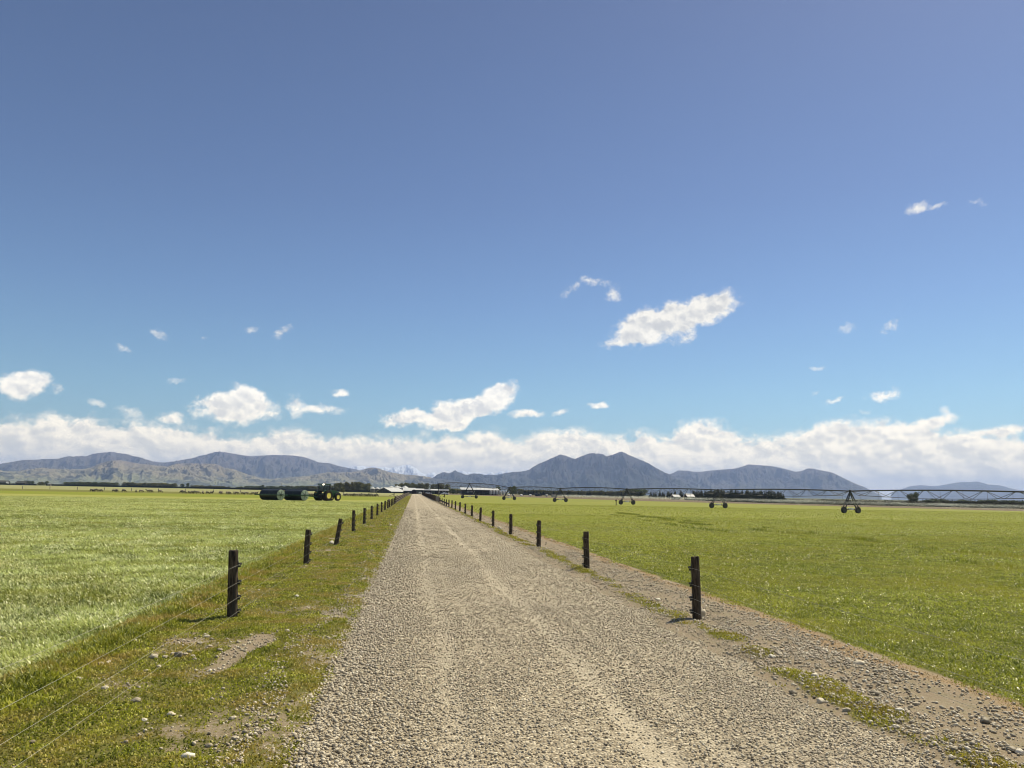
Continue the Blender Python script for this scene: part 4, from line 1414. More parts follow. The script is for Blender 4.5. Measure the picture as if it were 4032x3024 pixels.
def span(y0, z0, y1, z1, bow, depth=1.25, nb=7, truss=True):
    p0, p1 = irr(y0) - IO, irr(y1) - IO
    n3 = Vector((nrm[0], nrm[1], 0))

    def P(f, off=0.0, dz=0.0):
        z = z0 + (z1 - z0) * f + bow * 4 * f * (1 - f)
        v = Vector((p0[0] + (p1[0] - p0[0]) * f, p0[1] + (p1[1] - p0[1]) * f, z + dz))
        return v + n3 * off
    b = MB()
    b.tube([P(i / 16) for i in range(17)], .105, 10)
    pipe = b.build("span_pipe", "galvanised", ir, True)
    k = MB()
    for i in range(1, nb * 2):
        k.lathe([(.13, -.03), (.13, .03)], 8, tuple(P(i / (nb * 2.0))), "Z")
    k.build("pipe_flange", "galvanised", pipe)
    if truss:
        b = MB()
        w, d = .75, depth
        fr = [(i + .5) / nb for i in range(nb)]
        low = []
        for f in fr:
            dd = d * (0.50 + .5 * math.sin(PI * f))
            L_, R_ = P(f, -w, -dd), P(f, w, -dd)
            low.append((L_, R_))
            b.bar(L_, R_, .038, 6)
            for q in (-.5 / nb, .5 / nb):
                b.bar(P(f + q * .92), L_, .033, 5).bar(P(f + q * .92), R_, .033, 5)
        for side in (0, 1):
            ch = [P(.012, 0, -.1)] + [q[side] for q in low] + [P(.988, 0, -.1)]
            b.tube(ch, .026, 5)
        b.build("span_truss", "galvanised", ir)
    dr = MB()
    nn = 9
    for i in range(nn):
        f = (i + .5) / nn
        dr.bar(P(f, .10, 0), P(f, .18, .12), .02, 5).bar(P(f, .18, .12), (*P(f, .2)[:2], 1.75), .016, 5)
        dr.lathe([(.02, 0), (.09, .03), (.09, .09), (.03, .14)], 8, (*P(f, .2)[:2], 1.62), "Z")
    dr.build("drop_hose", "insulator_black", ir)
    return [tuple(np.array(P((i + .5) / nn, .2)) + IO) for i in range(nn)]


noz = []
span(END_Y, 5.0, TOW[0], TOP[0], .35, 1.5, 6)
for i in range(7):
    q = span(TOW[i], TOP[i], TOW[i + 1], TOP[i + 1], (.42 if i == 0 else .34) if i < 3 else .22)
    if i >= 2:
        noz += q
ec = irr(END_Y) - IO
e = MB().bar((ec[0], ec[1], 0), (ec[0], ec[1], 5.1), .16, 10).bar((ec[0] - .5, ec[1], 4.9), (ec[0] + .3, ec[1], 5.15), .12, 8)
e.bar((ec[0] - .9, ec[1], .1), (ec[0], ec[1], 1.6), .06, 6).bar((ec[0] + .9, ec[1], .1), (ec[0], ec[1], 1.6), .06, 6)
e.build("end_riser", "paint_black", ir)

# spray under the working spans: droplets thrown out flat round every nozzle
m, t = material("water_drop")
tr = t.n("ShaderNodeBsdfTranslucent")
tr.inputs["Color"].default_value = (.92, .94, .92, 1)
df = t.n("ShaderNodeBsdfDiffuse")
df.inputs["Color"].default_value = (.92, .94, .92, 1)
ms = t.n("ShaderNodeMixShader")
ms.inputs[0].default_value = .6
t.l(df.outputs[0], ms.inputs[1])
t.l(tr.outputs[0], ms.inputs[2])
t.out(ms.outputs[0])
vs, n = [], 2100
for (x, y, z) in noz:
    q = rng.uniform(.35, 1.6) * (1.9 if y < 112 else 1.0)
    k = int(n * q)
    r = 4.6 * rng.uniform(0, 1, k) ** .8
    a = rng.uniform(0, 2 * PI, k)
    hh = 1.88 - .022 * r ** 2 * rng.uniform(.2, 1.5, k) + rng.normal(0, .10, k)
    c = np.stack([x + r * np.cos(a) - .5 * r * .3, y + r * np.sin(a), np.clip(hh, .05, 2.2)], -1)
    s = .0165 * rng.uniform(.5, 1.4, (k, 1, 1)) * (1 if y > 110 else .75)
    vs.append((c[:, None] + rng.normal(0, 1, (k, 3, 3)) * s).reshape(-1, 3))
V = np.concatenate(vs)
me = np_mesh("water_spray", V, tris=np.arange(len(V)).reshape(-1, 3), mat="water_drop")
tag(link("water_spray", me), "fine white water spray drifting below the irrigator pipe", None, None, "stuff")

# ------------------------------------------------------------------ tractor and its two rollers
SIGHT = YAW - RAD(15.5)                                  # the way one looks at it from the road
RIGHT = np.array([math.cos(SIGHT), -math.sin(SIGHT)])
AWAY = np.array([math.sin(SIGHT), math.cos(SIGHT)])
hd = .75 * RIGHT + .66 * AWAY
hd /= np.linalg.norm(hd)
ax_ = np.array([hd[1], -hd[0]])                          # the tractor's right hand side
HA = math.atan2(hd[1], hd[0])
rw = np.array([-16.64, 156.65])
to = rw - 1.45 * ax_
tr_ = thing("tractor", "green tractor with yellow wheels towing two rollers across the crop", "tractor", (to[0], to[1], 0), HA)
prof = [(.55, 1.05), (3.75, .95), (3.95, 1.15), (3.95, 1.62), (3.70, 1.86), (2.6, 2.02), (1.15, 2.16), (.95, 1.6)]
b = MB().prism(prof, "Y", -.44, .44)
bmesh.ops.bevel(b.bm, geom=list(b.bm.edges), offset=.07, segments=2, affect="EDGES")
hood = b.build("hood", "paint_green", tr_, True)
MB().box((3.97, 0, 1.38), (.05, .62, .42), bevel=.01).build("grille", "paint_black", hood)
for sgn in (-1, 1):
    MB().box((3.99, sgn * .24, 1.66), (.05, .26, .12), bevel=.01).build("headlight", "cab_glass", hood)
b = MB().box((1.6, 0, .92), (4.3, .62, .55), bevel=.05).box((0, 0, .95), (1.1, 2.2, .42), bevel=.06).box((3.05, 0, .75), (.5, 1.5, .28), bevel=.04)
b.box((4.15, 0, .75), (.5, .8, .5), bevel=.04).box((-.75, 0, .8), (.7, .9, .6), bevel=.05)
b.bar((-.7, -.45, .7), (-1.5, -.45, .55), .06, 8).bar((-.7, .45, .7), (-1.5, .45, .55), .06, 8).bar((-.6, 0, 1.2), (-1.4, 0, 1.0), .05, 8)
b.build("chassis", "paint_black", tr_)
b = MB()
for x, y in ((1.05, .72), (1.05, -.72), (.25, .80), (.25, -.80), (-.62, .78), (-.62, -.78)):
    b.bar((x, y, 1.45), (x * .92 + .02, y * .94, 3.12), .055, 8)
b.box((.2, 0, 1.42), (1.8, 1.6, .35), bevel=.04)
cab = b.build("cab_frame", "paint_black", tr_)
for nm, pts_ in (("side_window", [(-.60, -.775, 1.7), (.98, -.715, 1.6), (.93, -.68, 3.05), (-.55, -.735, 3.05)]), ("side_window", [(-.60, .775, 1.7), (.98, .715, 1.6), (.93, .68, 3.05), (-.55, .735, 3.05)]),
                 ("rear_window", [(-.63, -.7, 1.9), (-.63, .7, 1.9), (-.58, .66, 3.05), (-.58, -.66, 3.05)]), ("windscreen", [(1.06, -.66, 2.0), (1.06, .66, 2.0), (.99, .63, 3.05), (.99, -.63, 3.05)])):
    b = MB().face(*pts_)
    bmesh.ops.solidify(b.bm, geom=list(b.bm.faces), thickness=.012)
    b.build(nm, "cab_glass", cab)
rf_ = MB().box((.2, 0, 3.24), (2.0, 1.75, .24), bevel=.09).build("cab_roof", "paint_green", tr_, True)
for y in (-.7, .7):
    MB().box((-.72, y, 3.20), (.10, .34, .22), bevel=.02).build("work_lamp", "lamp_glow" if y < 0 else "cab_glass", rf_)
MB().bar((-.1, -.5, 3.36), (-.1, -.5, 3.56), .07, 10).build("beacon", "orange_lens", rf_)
MB().bar((.9, .55, 3.3), (.9, .55, 3.95), .012, 5).build("aerial", "paint_black", rf_)
MB().bar((1.28, -.52, 1.9), (1.28, -.52, 3.38), .075, 12).bar((1.28, -.52, 2.1), (1.28, -.52, 2.7), .11, 12).build("exhaust", "paint_black", tr_, True)
for sgn in (-1, 1):
    b = MB()
    arc = []
    for k in range(9):
        a = RAD(20 + 150 * k / 8)
        arc.append((1.10 * math.cos(a), 1.0 + 1.10 * math.sin(a)))
    inner = [(x * .95, 1.0 + (z - 1.0) * .95) for x, z in arc]
    b.prism(arc + inner[::-1], "Y", sgn * .62, sgn * 1.18)
    fd = b.build("fender", "paint_green", tr_, True)
    MB().box((-1.02, sgn * .95, 1.62), (.06, .25, .14), bevel=.01).build("tail_lamp", "lamp_amber" if sgn < 0 else "orange_lens", fd)
    b = MB()
    arc = [(3.05 + .86 * math.cos(RAD(35 + 110 * k / 7)), .74 + .86 * math.sin(RAD(35 + 110 * k / 7))) for k in range(8)]
    inner = [(3.05 + (x - 3.05) * .95, .74 + (z - .74) * .95) for x, z in arc]
    b.prism(arc + inner[::-1], "Y", sgn * .72, sgn * 1.14)
    b.build("front_fender", "paint_black", tr_, True)
    for off in (.82, 1.45):
        wheel_parts(tr_, (0, sgn * off, 1.0), 1.0, .50, 0.0, "rear_wheel", "rim_yellow", 18)
    wheel_parts(tr_, (3.05, sgn * .95, .74), .74, .46, 0.0, "front_wheel", "rim_yellow", 16)
for sgn in (-1, 1):
    MB().bar((.95, sgn * .8, 2.5), (1.15, sgn * 1.15, 2.55), .02, 5).box((1.16, sgn * 1.2, 2.45), (.04, .2, .38), bevel=.01).build("mirror", "paint_black", tr_)


def roller(label, disc_ground, pole_to):
    """a flat drum roller, its axle across the heading; disc_ground is where its near end touches the ground"""
    L, R_ = 5.0, 1.02
    c = disc_ground - ax_ * (L / 2)
    r = thing("field_roller", label, "roller", (c[0], c[1], 0), HA)
    drum = MB().lathe([(R_ - .03, -L / 2), (R_, -L / 2 + .03), (R_, L / 2 - .03), (R_ - .03, L / 2)], 56, (0, 0, R_), "Y").build("drum", "drum_steel", r, True)
    for sgn in (-1, 1):
        d = MB().lathe([(R_ - .02, sgn * (L / 2 + .004)), (R_ - .10, sgn * (L / 2 + .004)), (R_ - .12, sgn * (L / 2 - .02 + .05)), (.20, sgn * (L / 2 + .03)), (.001, sgn * (L / 2 + .03))], 48, (0, 0, R_), "Y")
        disc = d.build("end_disc", "disc_green", r, True)
        h = MB().lathe([(.20, 0), (.20, sgn * .16), (.10, sgn * .22), (.001, sgn * .22)], 16, (0, sgn * (L / 2 + .03), R_), "Y")
        for k in range(6):
            a = k * PI / 3 + .3
            h.bar((0, sgn * (L / 2 + .06), R_), (math.cos(a) * .86, sgn * (L / 2 + .06), R_ + math.sin(a) * .86), .035, 6)
        h.build("hub", "paint_black", disc, True)
        MB().box((0, sgn * (L / 2 + .26), R_ - .02), (2.9, .10, .16), bevel=.02).build("side_arm", "paint_green", r)
    MB().box((-1.35, 0, R_ - .02), (.16, L + 1.6, .18), bevel=.02).build("rear_beam", "paint_green", r)
    MB().box((1.35, 0, R_ - .02), (.16, L + .62, .18), bevel=.02).build("front_beam", "paint_green", r)
    pl = Matrix.Rotation(-HA, 2) @ Vector((pole_to[0] - c[0], pole_to[1] - c[1]))
    b = MB().bar((1.35, -.9, R_ - .05), (pl.x, pl.y, .72), .08, 8).bar((1.35, .9, R_ - .05), (pl.x, pl.y, .72), .08, 8)
    b.build("drawbar", "paint_green", r)
    return c


d1, d2 = np.array([-25.2, 153.4]), np.array([-20.85, 154.3])
c2 = d2 - ax_ * 2.5
roller("rear dark green land roller with a pale spoked end disc", d1, c2 - hd * 1.35)
roller("front dark green land roller coupled close behind the tractor", d2, to - hd * 1.3)


# ------------------------------------------------------------------ sheep
def skin_mesh(name, pts, edges, mat):
    me = bpy.data.meshes.new("tmp")
    me.from_pydata([p[:3] for p in pts], edges, [])
    o = bpy.data.objects.new("tmp", me)
    COL.objects.link(o)
    o.modifiers.new("s", "SKIN").use_smooth_shade = True
    sub = o.modifiers.new("u", "SUBSURF")
    sub.levels = 2
    for v, p in zip(me.skin_vertices[0].data, pts):
        v.radius = (p[3], p[4] if len(p) > 4 else p[3])
    me.skin_vertices[0].data[0].use_root = True
    dg = bpy.context.evaluated_depsgraph_get()
    r = bpy.data.meshes.new_from_object(o.evaluated_get(dg))
    bpy.data.objects.remove(o)
    r.name = name
    r.materials.clear()
    r.materials.append(MATS[mat])
    r.materials.append(MATS["sheep_skin_and_shade"])
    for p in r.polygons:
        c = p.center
        if c.z < .40 or (p.normal.z < -.15) or (c.x > .66 and abs(c.y) < .3) or (c.x > .60 and c.z < .55):  # dark face and legs, plus the underside's shade put into the colour
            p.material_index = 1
    return r


def sheep_mesh(graze):
    P = [(-.10, 0, .66, .25, .27), (-.42, 0, .67, .24, .26), (.22, 0, .66, .25, .27), (.44, 0, .70, .18, .20)]
    E = [(0, 1), (0, 2), (2, 3)]
    if graze:
        P += [(.60, 0, .56, .10, .11), (.72, 0, .36, .085, .085), (.80, 0, .17, .065, .07), (.83, 0, .06, .04, .045)]
    else:
        P += [(.58, 0, .84, .11, .12), (.70, 0, .98, .09, .09), (.83, 0, .95, .065, .07), (.93, 0, .90, .042, .045)]
    E += [(3, 4), (4, 5), (5, 6), (6, 7)]
    ez = 5
    for s in (-1, 1):                                    # ears
        k = len(P)
        q = P[ez]
        P.append((q[0] - .02, s * .17, q[2] + .03, .025, .03))
        E.append((ez, k))
    for root_i, x, bend in ((1, -.46, -.10), (2, .30, .03)):
        for s in (-1, 1):
            k = len(P)
            P.append((x, s * .16, .45, .085, .085))
            P.append((x + bend * .6, s * .16, .24, .042, .042))
            P.append((x, s * .16, .03, .035, .035))
            E += [(root_i, k), (k, k + 1), (k + 1, k + 2)]
    k = len(P)
    P.append((-.66, 0, .60, .05, .07))
    E.append((1, k))
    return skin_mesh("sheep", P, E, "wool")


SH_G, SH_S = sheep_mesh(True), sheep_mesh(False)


def sheep(px, py, heading, standing, label, group, y_fixed=None):
    g = ground_at(px, py) if y_fixed is None else at(px, py, y_fixed)
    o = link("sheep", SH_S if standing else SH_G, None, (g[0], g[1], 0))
    o.rotation_euler = (0, 0, heading + random.uniform(-.35, .35))
    s = random.uniform(.95, 1.12)
    o.scale = (s, s * random.uniform(.95, 1.1), s)
    return tag(o, label, "sheep", group)


ORD = ["first", "second", "third", "fourth", "fifth", "sixth", "seventh", "eighth", "ninth", "tenth", "eleventh", "twelfth", "thirteenth", "fourteenth", "fifteenth", "sixteenth", "seventeenth", "eighteenth", "nineteenth", "twentieth"]
f6 = lambda x: 300 + x / 5.267
f7 = lambda x: 700 + x / 5.267
A6 = [(318, 0), (368, 0), (412, 0), (515, PI), (780, 0), (838, 2.2), (985, 0), (1243, 1.9), (1345, .4), (1497, PI), (1545, 0), (1735, 0), (2195, 2.8)]
for i, (x, hdg) in enumerate(A6):
    px = f6(x)
    sheep(px, 1936.2 + (px - 360) * .0155, hdg, i % 4 == 1, "%s sheep from the left in the scattered far left line" % ORD[i], "sheep scattered at the far left")
A7 = [(130, 0), (230, -.6), (300, 0), (352, PI), (415, .5), (520, 1.8), (615, -.5), (700, -.9), (877, 1.5), (915, 1.5), (1035, .4), (1062, -.6), (1170, 1.4), (1222, 0), (1345, -.3), (1425, 0), (1555, PI), (1625, -.3)]
for i, (x, hdg) in enumerate(A7):
    px = f7(x)
    sheep(px, 1943.8 + (px - 720) * .0185, hdg, i % 5 == 2, "%s sheep from the left in the line ending at the rear roller" % ORD[i], "sheep grazing behind the rollers")
for i, px in enumerate((1217, 1226)):
    sheep(px, 1955.2, 0, False, ("sheep seen through the gap between front roller and tractor, left one" if i == 0 else "sheep seen through the gap between front roller and tractor, right one"), "sheep in the gap behind the tractor")
MOB = [1357, 1366, 1376, 1385, 1395, 1404, 1414, 1424, 1433, 1443, 1453, 1463, 1473, 1483]
for i, px in enumerate(MOB):
    sheep(px, 1953.6 + (px - 1357) * .019 + (i % 2) * .9, PI if i % 3 else 0, i % 3 == 0, "%s sheep from the left in the tight mob right of the tractor" % ORD[i], "tight mob of sheep right of the tractor")


# ------------------------------------------------------------------ trees and hedges
def leaf_cloud(lumps, n, size, seed, squash=1.0):
    r = np.random.default_rng(seed)
    lumps = np.array(lumps, float)                       # x, y, z, rx, rz
    vol = lumps[:, 3] ** 2 * lumps[:, 4]
    k = r.choice(len(lumps), n, p=vol / vol.sum())
    d = r.normal(size=(n, 3))
    d /= np.linalg.norm(d, axis=1, keepdims=True)
    rad = r.uniform(.35, 1.0, (n, 1)) ** .5
    c = lumps[k, :3] + d * rad * np.stack([lumps[k, 3], lumps[k, 3], lumps[k, 4]], -1)
    s = size * r.uniform(.5, 1.4, (n, 1, 1))
    V = c[:, None] + r.normal(0, 1, (n, 3, 3)) * s * .62
    V[..., 2] = np.maximum(V[..., 2], 0.02)
    tint = np.clip(.5 + .22 * r.normal(size=len(lumps))[k] + .18 * r.normal(size=n), 0, 1)
    return V.reshape(-1, 3), np.repeat(tint, 3)


def crown_mesh(name, lumps, n, size, seed, mat):
    V, tt = leaf_cloud(lumps, n, size, seed)
    return np_mesh(name, V, tris=np.arange(len(V)).reshape(-1, 3), mat=mat, attrs={"tint": tt})


def lumps_round(h, w, seed, n=14, low=.12):
    r = random.Random(seed)
    L = []
    for i in range(n):
        f = r.random()
        z = h * (low + (1 - low) * (.12 + .80 * f))
        rad = w * .5 * math.sin(PI * (.12 + .80 * f)) ** .7
        a = r.random() * 6.28
        q = rad * .62 * r.random() ** .5
        L.append((q * math.cos(a), q * math.sin(a), z, w * r.uniform(.20, .32), h * r.uniform(.09, .16)))
    return L


def lumps_cone(h, w, seed, n=16):
    r = random.Random(seed)
    L = []
    for i in range(n):
        f = (i + .5) / n
        rad = w * .5 * (1 - f) ** .85
        a = r.random() * 6.28
        L.append((rad * .35 * math.cos(a), rad * .35 * math.sin(a), h * (.06 + .92 * f), max(.12, rad * .75), h * .07))
    return L


PROTO = {}


def tree_proto(key, h, w, kind, seed, leaf, n):
    lum = lumps_cone(h, w, seed) if kind == "conifer_leaf" else lumps_round(h, w, seed, 16)
    PROTO[key] = (crown_mesh("crown", lum, n, leaf, seed, kind), MB().bar((0, 0, -.2), (0, 0, h * .6), h * .022, 8, h * .010).bar((0, 0, h * .3), (w * .18, .1, h * .6), h * .010, 6, h * .005).bar((0, 0, h * .25), (-w * .18, -.1, h * .55), h * .010, 6, h * .005).mesh("trunk", "bark"), h)


for k in range(4):
    tree_proto(("round", k), 6.0, 6.0, "crown_leaf", 40 + k, .42, 1500)
    tree_proto(("poplar", k), 8.0, 4.2, "poplar_leaf", 50 + k, .42, 1600)
    tree_proto(("conifer", k), 8.0, 4.0, "conifer_leaf", 60 + k, .42, 1500)
    tree_proto(("shrub", k), 3.0, 3.6, "poplar_leaf", 70 + k, .34, 900)


def tree(kind, px, depth, top_py, label, group, name="tree", wide=1.0, cat="tree"):
    k = random.randrange(4)
    crown, trunk, h0 = PROTO[(kind, k)]
    p = at(px, top_py, depth)
    s = max(.12, p[2] / h0)
    t_ = thing(name, label, cat, (p[0], p[1], 0), random.uniform(0, 6.28), group)
    t_.scale = (s * wide, s * wide, s)
    link("trunk", trunk, t_)
    link("crown", crown, t_)
    return t_


def row(kind, px0, px1, n, depth, top, label, group, jitter=2.0, wide=1.0, dj=12, name="tree", cat="tree"):
    for i in range(n):
        px = px0 + (px1 - px0) * (i + .5) / n + random.uniform(-.35, .35) * (px1 - px0) / n
        f = (px - px0) / max(1e-6, px1 - px0)
        tree(kind, px, depth + random.uniform(-dj, dj), top(f) + random.uniform(-jitter, jitter), label, group, name, wide * random.uniform(.85, 1.2), cat)


arch = lambda a, b: (lambda f: b + (a - b) * math.sin(PI * (.04 + .92 * f)) ** .45)
row("poplar", 1316, 1456, 17, 690, arch(1899, 1912), "leafy olive poplar in the row left of the silos", "poplars left of the silos", 1.0, 1.15)
row("poplar", 1556, 1688, 15, 780, arch(1903, 1909), "leafy olive poplar in the row behind the farm sheds", "poplars behind the sheds", 1.0, 1.15)
row("poplar", 1697, 1768, 9, 780, arch(1907, 1912), "olive poplar in the short row behind the long open shed", "poplars in the short row behind the end riser", 1.2, 1.1)
tree("shrub", 1349, 560, 1919, "small round brown bush just right of the tractor's bonnet", None, "bush", 1.0, "bush")
row("round", 1462, 1560, 5, 800, lambda f: 1922, "low dark tree half hidden behind the small silos", "low trees behind the silos", 2.0)
row("round", 258, 462, 22, 1050, lambda f: 1897.5 + 3.5 * f, "dark green tree in the dense far row above the long hedge", "dense far row of dark trees", 1.0, 2.0)
row("poplar", 486, 690, 20, 1000, lambda f: 1899.5 + 5 * f, "lighter olive tree in the far row right of the dark trees", "far row of lighter olive trees", 1.0, 3.0)
tree("round", 185, 980, 1894.5, "single dark round tree by the gap in the long hedge", None, wide=.95)
tree("round", 128, 1000, 1895, "small dark tree left of the hedge gap", None)
row("round", 96, 118, 3, 1000, lambda f: 1894, "light green tree beside the low dark barn", "trees beside the low dark barn", 1.0)
row("shrub", 150, 176, 3, 1000, lambda f: 1899, "pale shrub in the gap of the long hedge", "shrubs in the hedge gap", 1.2, 1.2, name="shrub", cat="shrub")
tree("round", 718, 980, 1903.5, "left of two round dark trees above the hedge", None, wide=1.0)
tree("round", 740, 980, 1903.8, "right of two round dark trees above the hedge", None, wide=1.0)
row("poplar", 755, 905, 16, 1050, lambda f: 1910.5 + 5 * f, "low grey green far tree between the round trees and the roller", "low far trees left of the roller", 1.2, 3.2)
row("round", 935, 1215, 24, 1000, lambda f: 1914 + 1.5 * f, "small dark far tree above the rollers", "far trees above the rollers", 2.4, 1.9)
tree("round", 1036, 980, 1910.5, "taller dark tree above the rear roller", None, wide=1.0)
row("poplar", 1215, 1310, 10, 950, lambda f: 1913.5, "grey olive far tree behind the tractor cab", "far trees behind the tractor", 1.6, 2.2)
# right of the road
tree("round", 1783, 600, 1922.5, "dark blue green bush left of the long open shed", None, "bush", 1.0, "bush")
row("shrub", 1768, 1816, 6, 640, lambda f: 1926, "brown shrub behind the dark green bush", "brown shrubs left of the open shed", 2.0, 1.2, name="shrub", cat="shrub")
tree("round", 2012, 640, 1915, "left half of the ragged dark tree behind the white tanks", None, wide=.8)
tree("round", 2022, 650, 1912.5, "right half of the ragged dark tree, tallest by the white tanks", None, wide=.75)
tree("round", 1960, 660, 1917, "dark tree top showing over the open shed roof", None, wide=.9)
row("poplar", 2020, 2060, 5, 690, lambda f: 1926, "light olive tree right of the ragged dark tree", "olive trees right of the ragged tree", 1.5, 1.1)
row("conifer", 2052, 2215, 15, 720, lambda f: 1926 + 3 * f, "small dark conifer in the mixed belt behind the irrigator", "conifers in the mixed belt", 3.2, 1.5)
row("poplar", 2060, 2460, 38, 740, lambda f: 1931 + 4 * f, "low olive tree in the mixed belt behind the irrigator", "olive trees in the mixed belt", 2.2, 2.6, 40)
row("conifer", 2230, 2460, 13, 720, lambda f: 1930 + 4 * f, "small dark conifer right of the middle irrigator tower", "conifers right of the middle tower", 3.0, 1.5)
row("round", 2472, 2545, 4, 620, arch(1927, 1933), "broad dark tree behind the fourth irrigator tower", "broad dark trees behind a tower", .8, 1.6)
row("conifer", 2560, 2650, 9, 640, lambda f: 1936 - 3 * f, "young conifer left of the white house roofs", "young conifers by the houses", 3.0, 1.2)
tree("conifer", 2658, 560, 1929, "left of two dark conifers by the white roofs", None, wide=1.25)
tree("conifer", 2681, 560, 1929, "right of two dark conifers by the white roofs", None, wide=1.3)
row("conifer", 2722, 3088, 46, 440, lambda f: 1931 + 3 * f + (16 * max(0, f - .93) / .07), "black green conifer in the solid dark belt behind a tower", "dark conifer belt", 2.4, 1.5, 14)
row("conifer", 2785, 3080, 12, 462, lambda f: 1923 + 6 * f, "spiky conifer top rising above the solid dark belt", "spiky tops of the dark belt", 2.2, .95)
tree("round", 3586, 420, 1943, "left half of the lone broad dark cypress", None, wide=.75)
tree("round", 3605, 420, 1941, "right half of the lone broad dark cypress", None, wide=.75)
row("conifer", 3628, 4060, 34, 520, lambda f: 1963 + 6 * f, "small far conifer beyond the right hedge", "far conifers at the right", 3.0, 1.7)
row("round", 3640, 4080, 15, 480, lambda f: 1966 + 7 * f, "low dark far tree beyond the right hedge", "low far trees at the right", 2.6, 2.4)


def hedge(label, pts, h, w, seed, leaf=.34, per_m=26):
    """a clipped hedge: pts are (x, y, height) along its line"""
    pts = np.array(pts, float)
    seg = np.linalg.norm(np.diff(pts[:, :2], axis=0), axis=1)
    cum = np.concatenate([[0], np.cumsum(seg)])
    n = int(cum[-1] * per_m)
    r = np.random.default_rng(seed)
    s = r.uniform(0, cum[-1], n)
    x = np.interp(s, cum, pts[:, 0])
    y = np.interp(s, cum, pts[:, 1])
    hh = np.interp(s, cum, pts[:, 2]) * (1 + .13 * fbm(s * .22, s * 0 + seed, 4, seed))
    c = np.stack([x + r.uniform(-w / 2, w / 2, n), y + r.uniform(-w / 2, w / 2, n), hh * r.uniform(.02, 1, n) ** .8], -1)
    V = c[:, None] + r.normal(0, 1, (n, 3, 3)) * leaf * .6
    V[..., 2] = np.clip(V[..., 2], .02, None)
    me = np_mesh("hedge", V.reshape(-1, 3), tris=np.arange(n * 3).reshape(-1, 3), mat="hedge_leaf", attrs={"tint": np.repeat(np.clip(.5 + .3 * r.normal(size=n), 0, 1), 3)})
    core = MB()
    for p, q in zip(pts[:-1], pts[1:]):
        d = q[:2] - p[:2]
        L = np.linalg.norm(d)
        core.box(((p[0] + q[0]) / 2, (p[1] + q[1]) / 2, min(p[2], q[2]) * .42), (L, w * .6, min(p[2], q[2]) * .84), rz=math.atan2(d[1], d[0]))
    o = tag(link("hedge", me), label, "hedge")
    core.build("stems", "hedge_leaf", o)
    return o


def hp(px, depth, h):
    p = at(px, 1900, depth)
    return (p[0], p[1], h)


hedge("long low black hedge across the far left fields, right of its gap", [hp(184, 930, 1.75), hp(600, 880, 1.8), hp(1000, 800, 1.8), hp(1300, 700, 1.9), hp(1458, 640, 2.1)], 1.8, 2.2, 5, .36, 20)
hedge("short low black hedge at the far left edge, left of the gap", [hp(-260, 960, 1.8), hp(0, 950, 1.9), hp(143, 935, 1.8)], 1.8, 2.2, 6, .36, 20)
hedge("thick dark hedge along the far right side behind the irrigator spray", [hp(2700, 405, 1.6), hp(2860, 345, 1.6), hp(3010, 300, 1.65), hp(3250, 282, 1.8), hp(3500, 270, 2.0), hp(3760, 258, 2.2), hp(4040, 248, 2.3), hp(4400, 240, 2.4)], 2, 2.6, 8, .30, 60)


# ------------------------------------------------------------------ farm buildings
def gabled(name, label, cat, pl, pr, depth, eave, ridge, run, wall_mat, roof_mat, open_front=0, over=.5, posts=4, slope="both", bays=None, turn=0.0):
    """a shed whose ridge runs across the view between photo columns pl and pr"""
    a, b_ = at(pl, 1935, depth), at(pr, 1935, depth)
    L = (b_[0] - a[0]) / math.cos(turn)
    r = thing(name, label, cat, (a[0], depth, 0), turn)
    w = MB()
    w.prism([(0, 0), (run, 0), (run, eave), (run / 2, ridge), (0, eave)] if slope == "both" else [(0, 0), (run, 0), (run, ridge), (0, eave)], "X", .2, .45)
    w.prism([(0, 0), (run, 0), (run, eave), (run / 2, ridge), (0, eave)] if slope == "both" else [(0, 0), (run, 0), (run, ridge), (0, eave)], "X", L - .45, L - .2)
    w.box((L / 2, run - .1, eave / 2 if slope == "both" else ridge / 2), (L - .9, .2, eave if slope == "both" else ridge))
    if not open_front:
        w.box((L / 2, .1, eave / 2), (L - .9, .2, eave))
    w.build("wall", wall_mat, r)
    t_ = .14
    if slope == "both":
        k = (ridge - eave) / (run / 2)
        pr_ = [(-over, eave - over * k + .03), (run / 2, ridge + .03), (run + over, eave - over * k + .03), (run + over, eave - over * k + t_ + .03), (run / 2, ridge + t_ + .06), (-over, eave - over * k + t_ + .03)]
    else:
        k = (ridge - eave) / run
        pr_ = [(-over, eave - over * k + .03), (run + over, ridge + over * k + .03), (run + over, ridge + over * k + t_ + .03), (-over, eave - over * k + t_ + .03)]
    MB().prism(pr_, "X", -.4, L + .4).build("roof", roof_mat, r)
    if open_front:
        for i in range(posts):
            x = .6 + (L - 1.2) * i / (posts - 1)
            MB().box((x, .12, eave / 2), (.28, .22, eave)).build("shed_post", wall_mat if wall_mat != "void_dark" else "wall_dark", r)
    for (f0, f1, z0, z1, nm) in (bays or []):
        MB().box((L * (f0 + f1) / 2, -.03, (z0 + z1) / 2), (L * (f1 - f0), .06, z1 - z0)).build(nm, "void_dark", r)
    return r, L


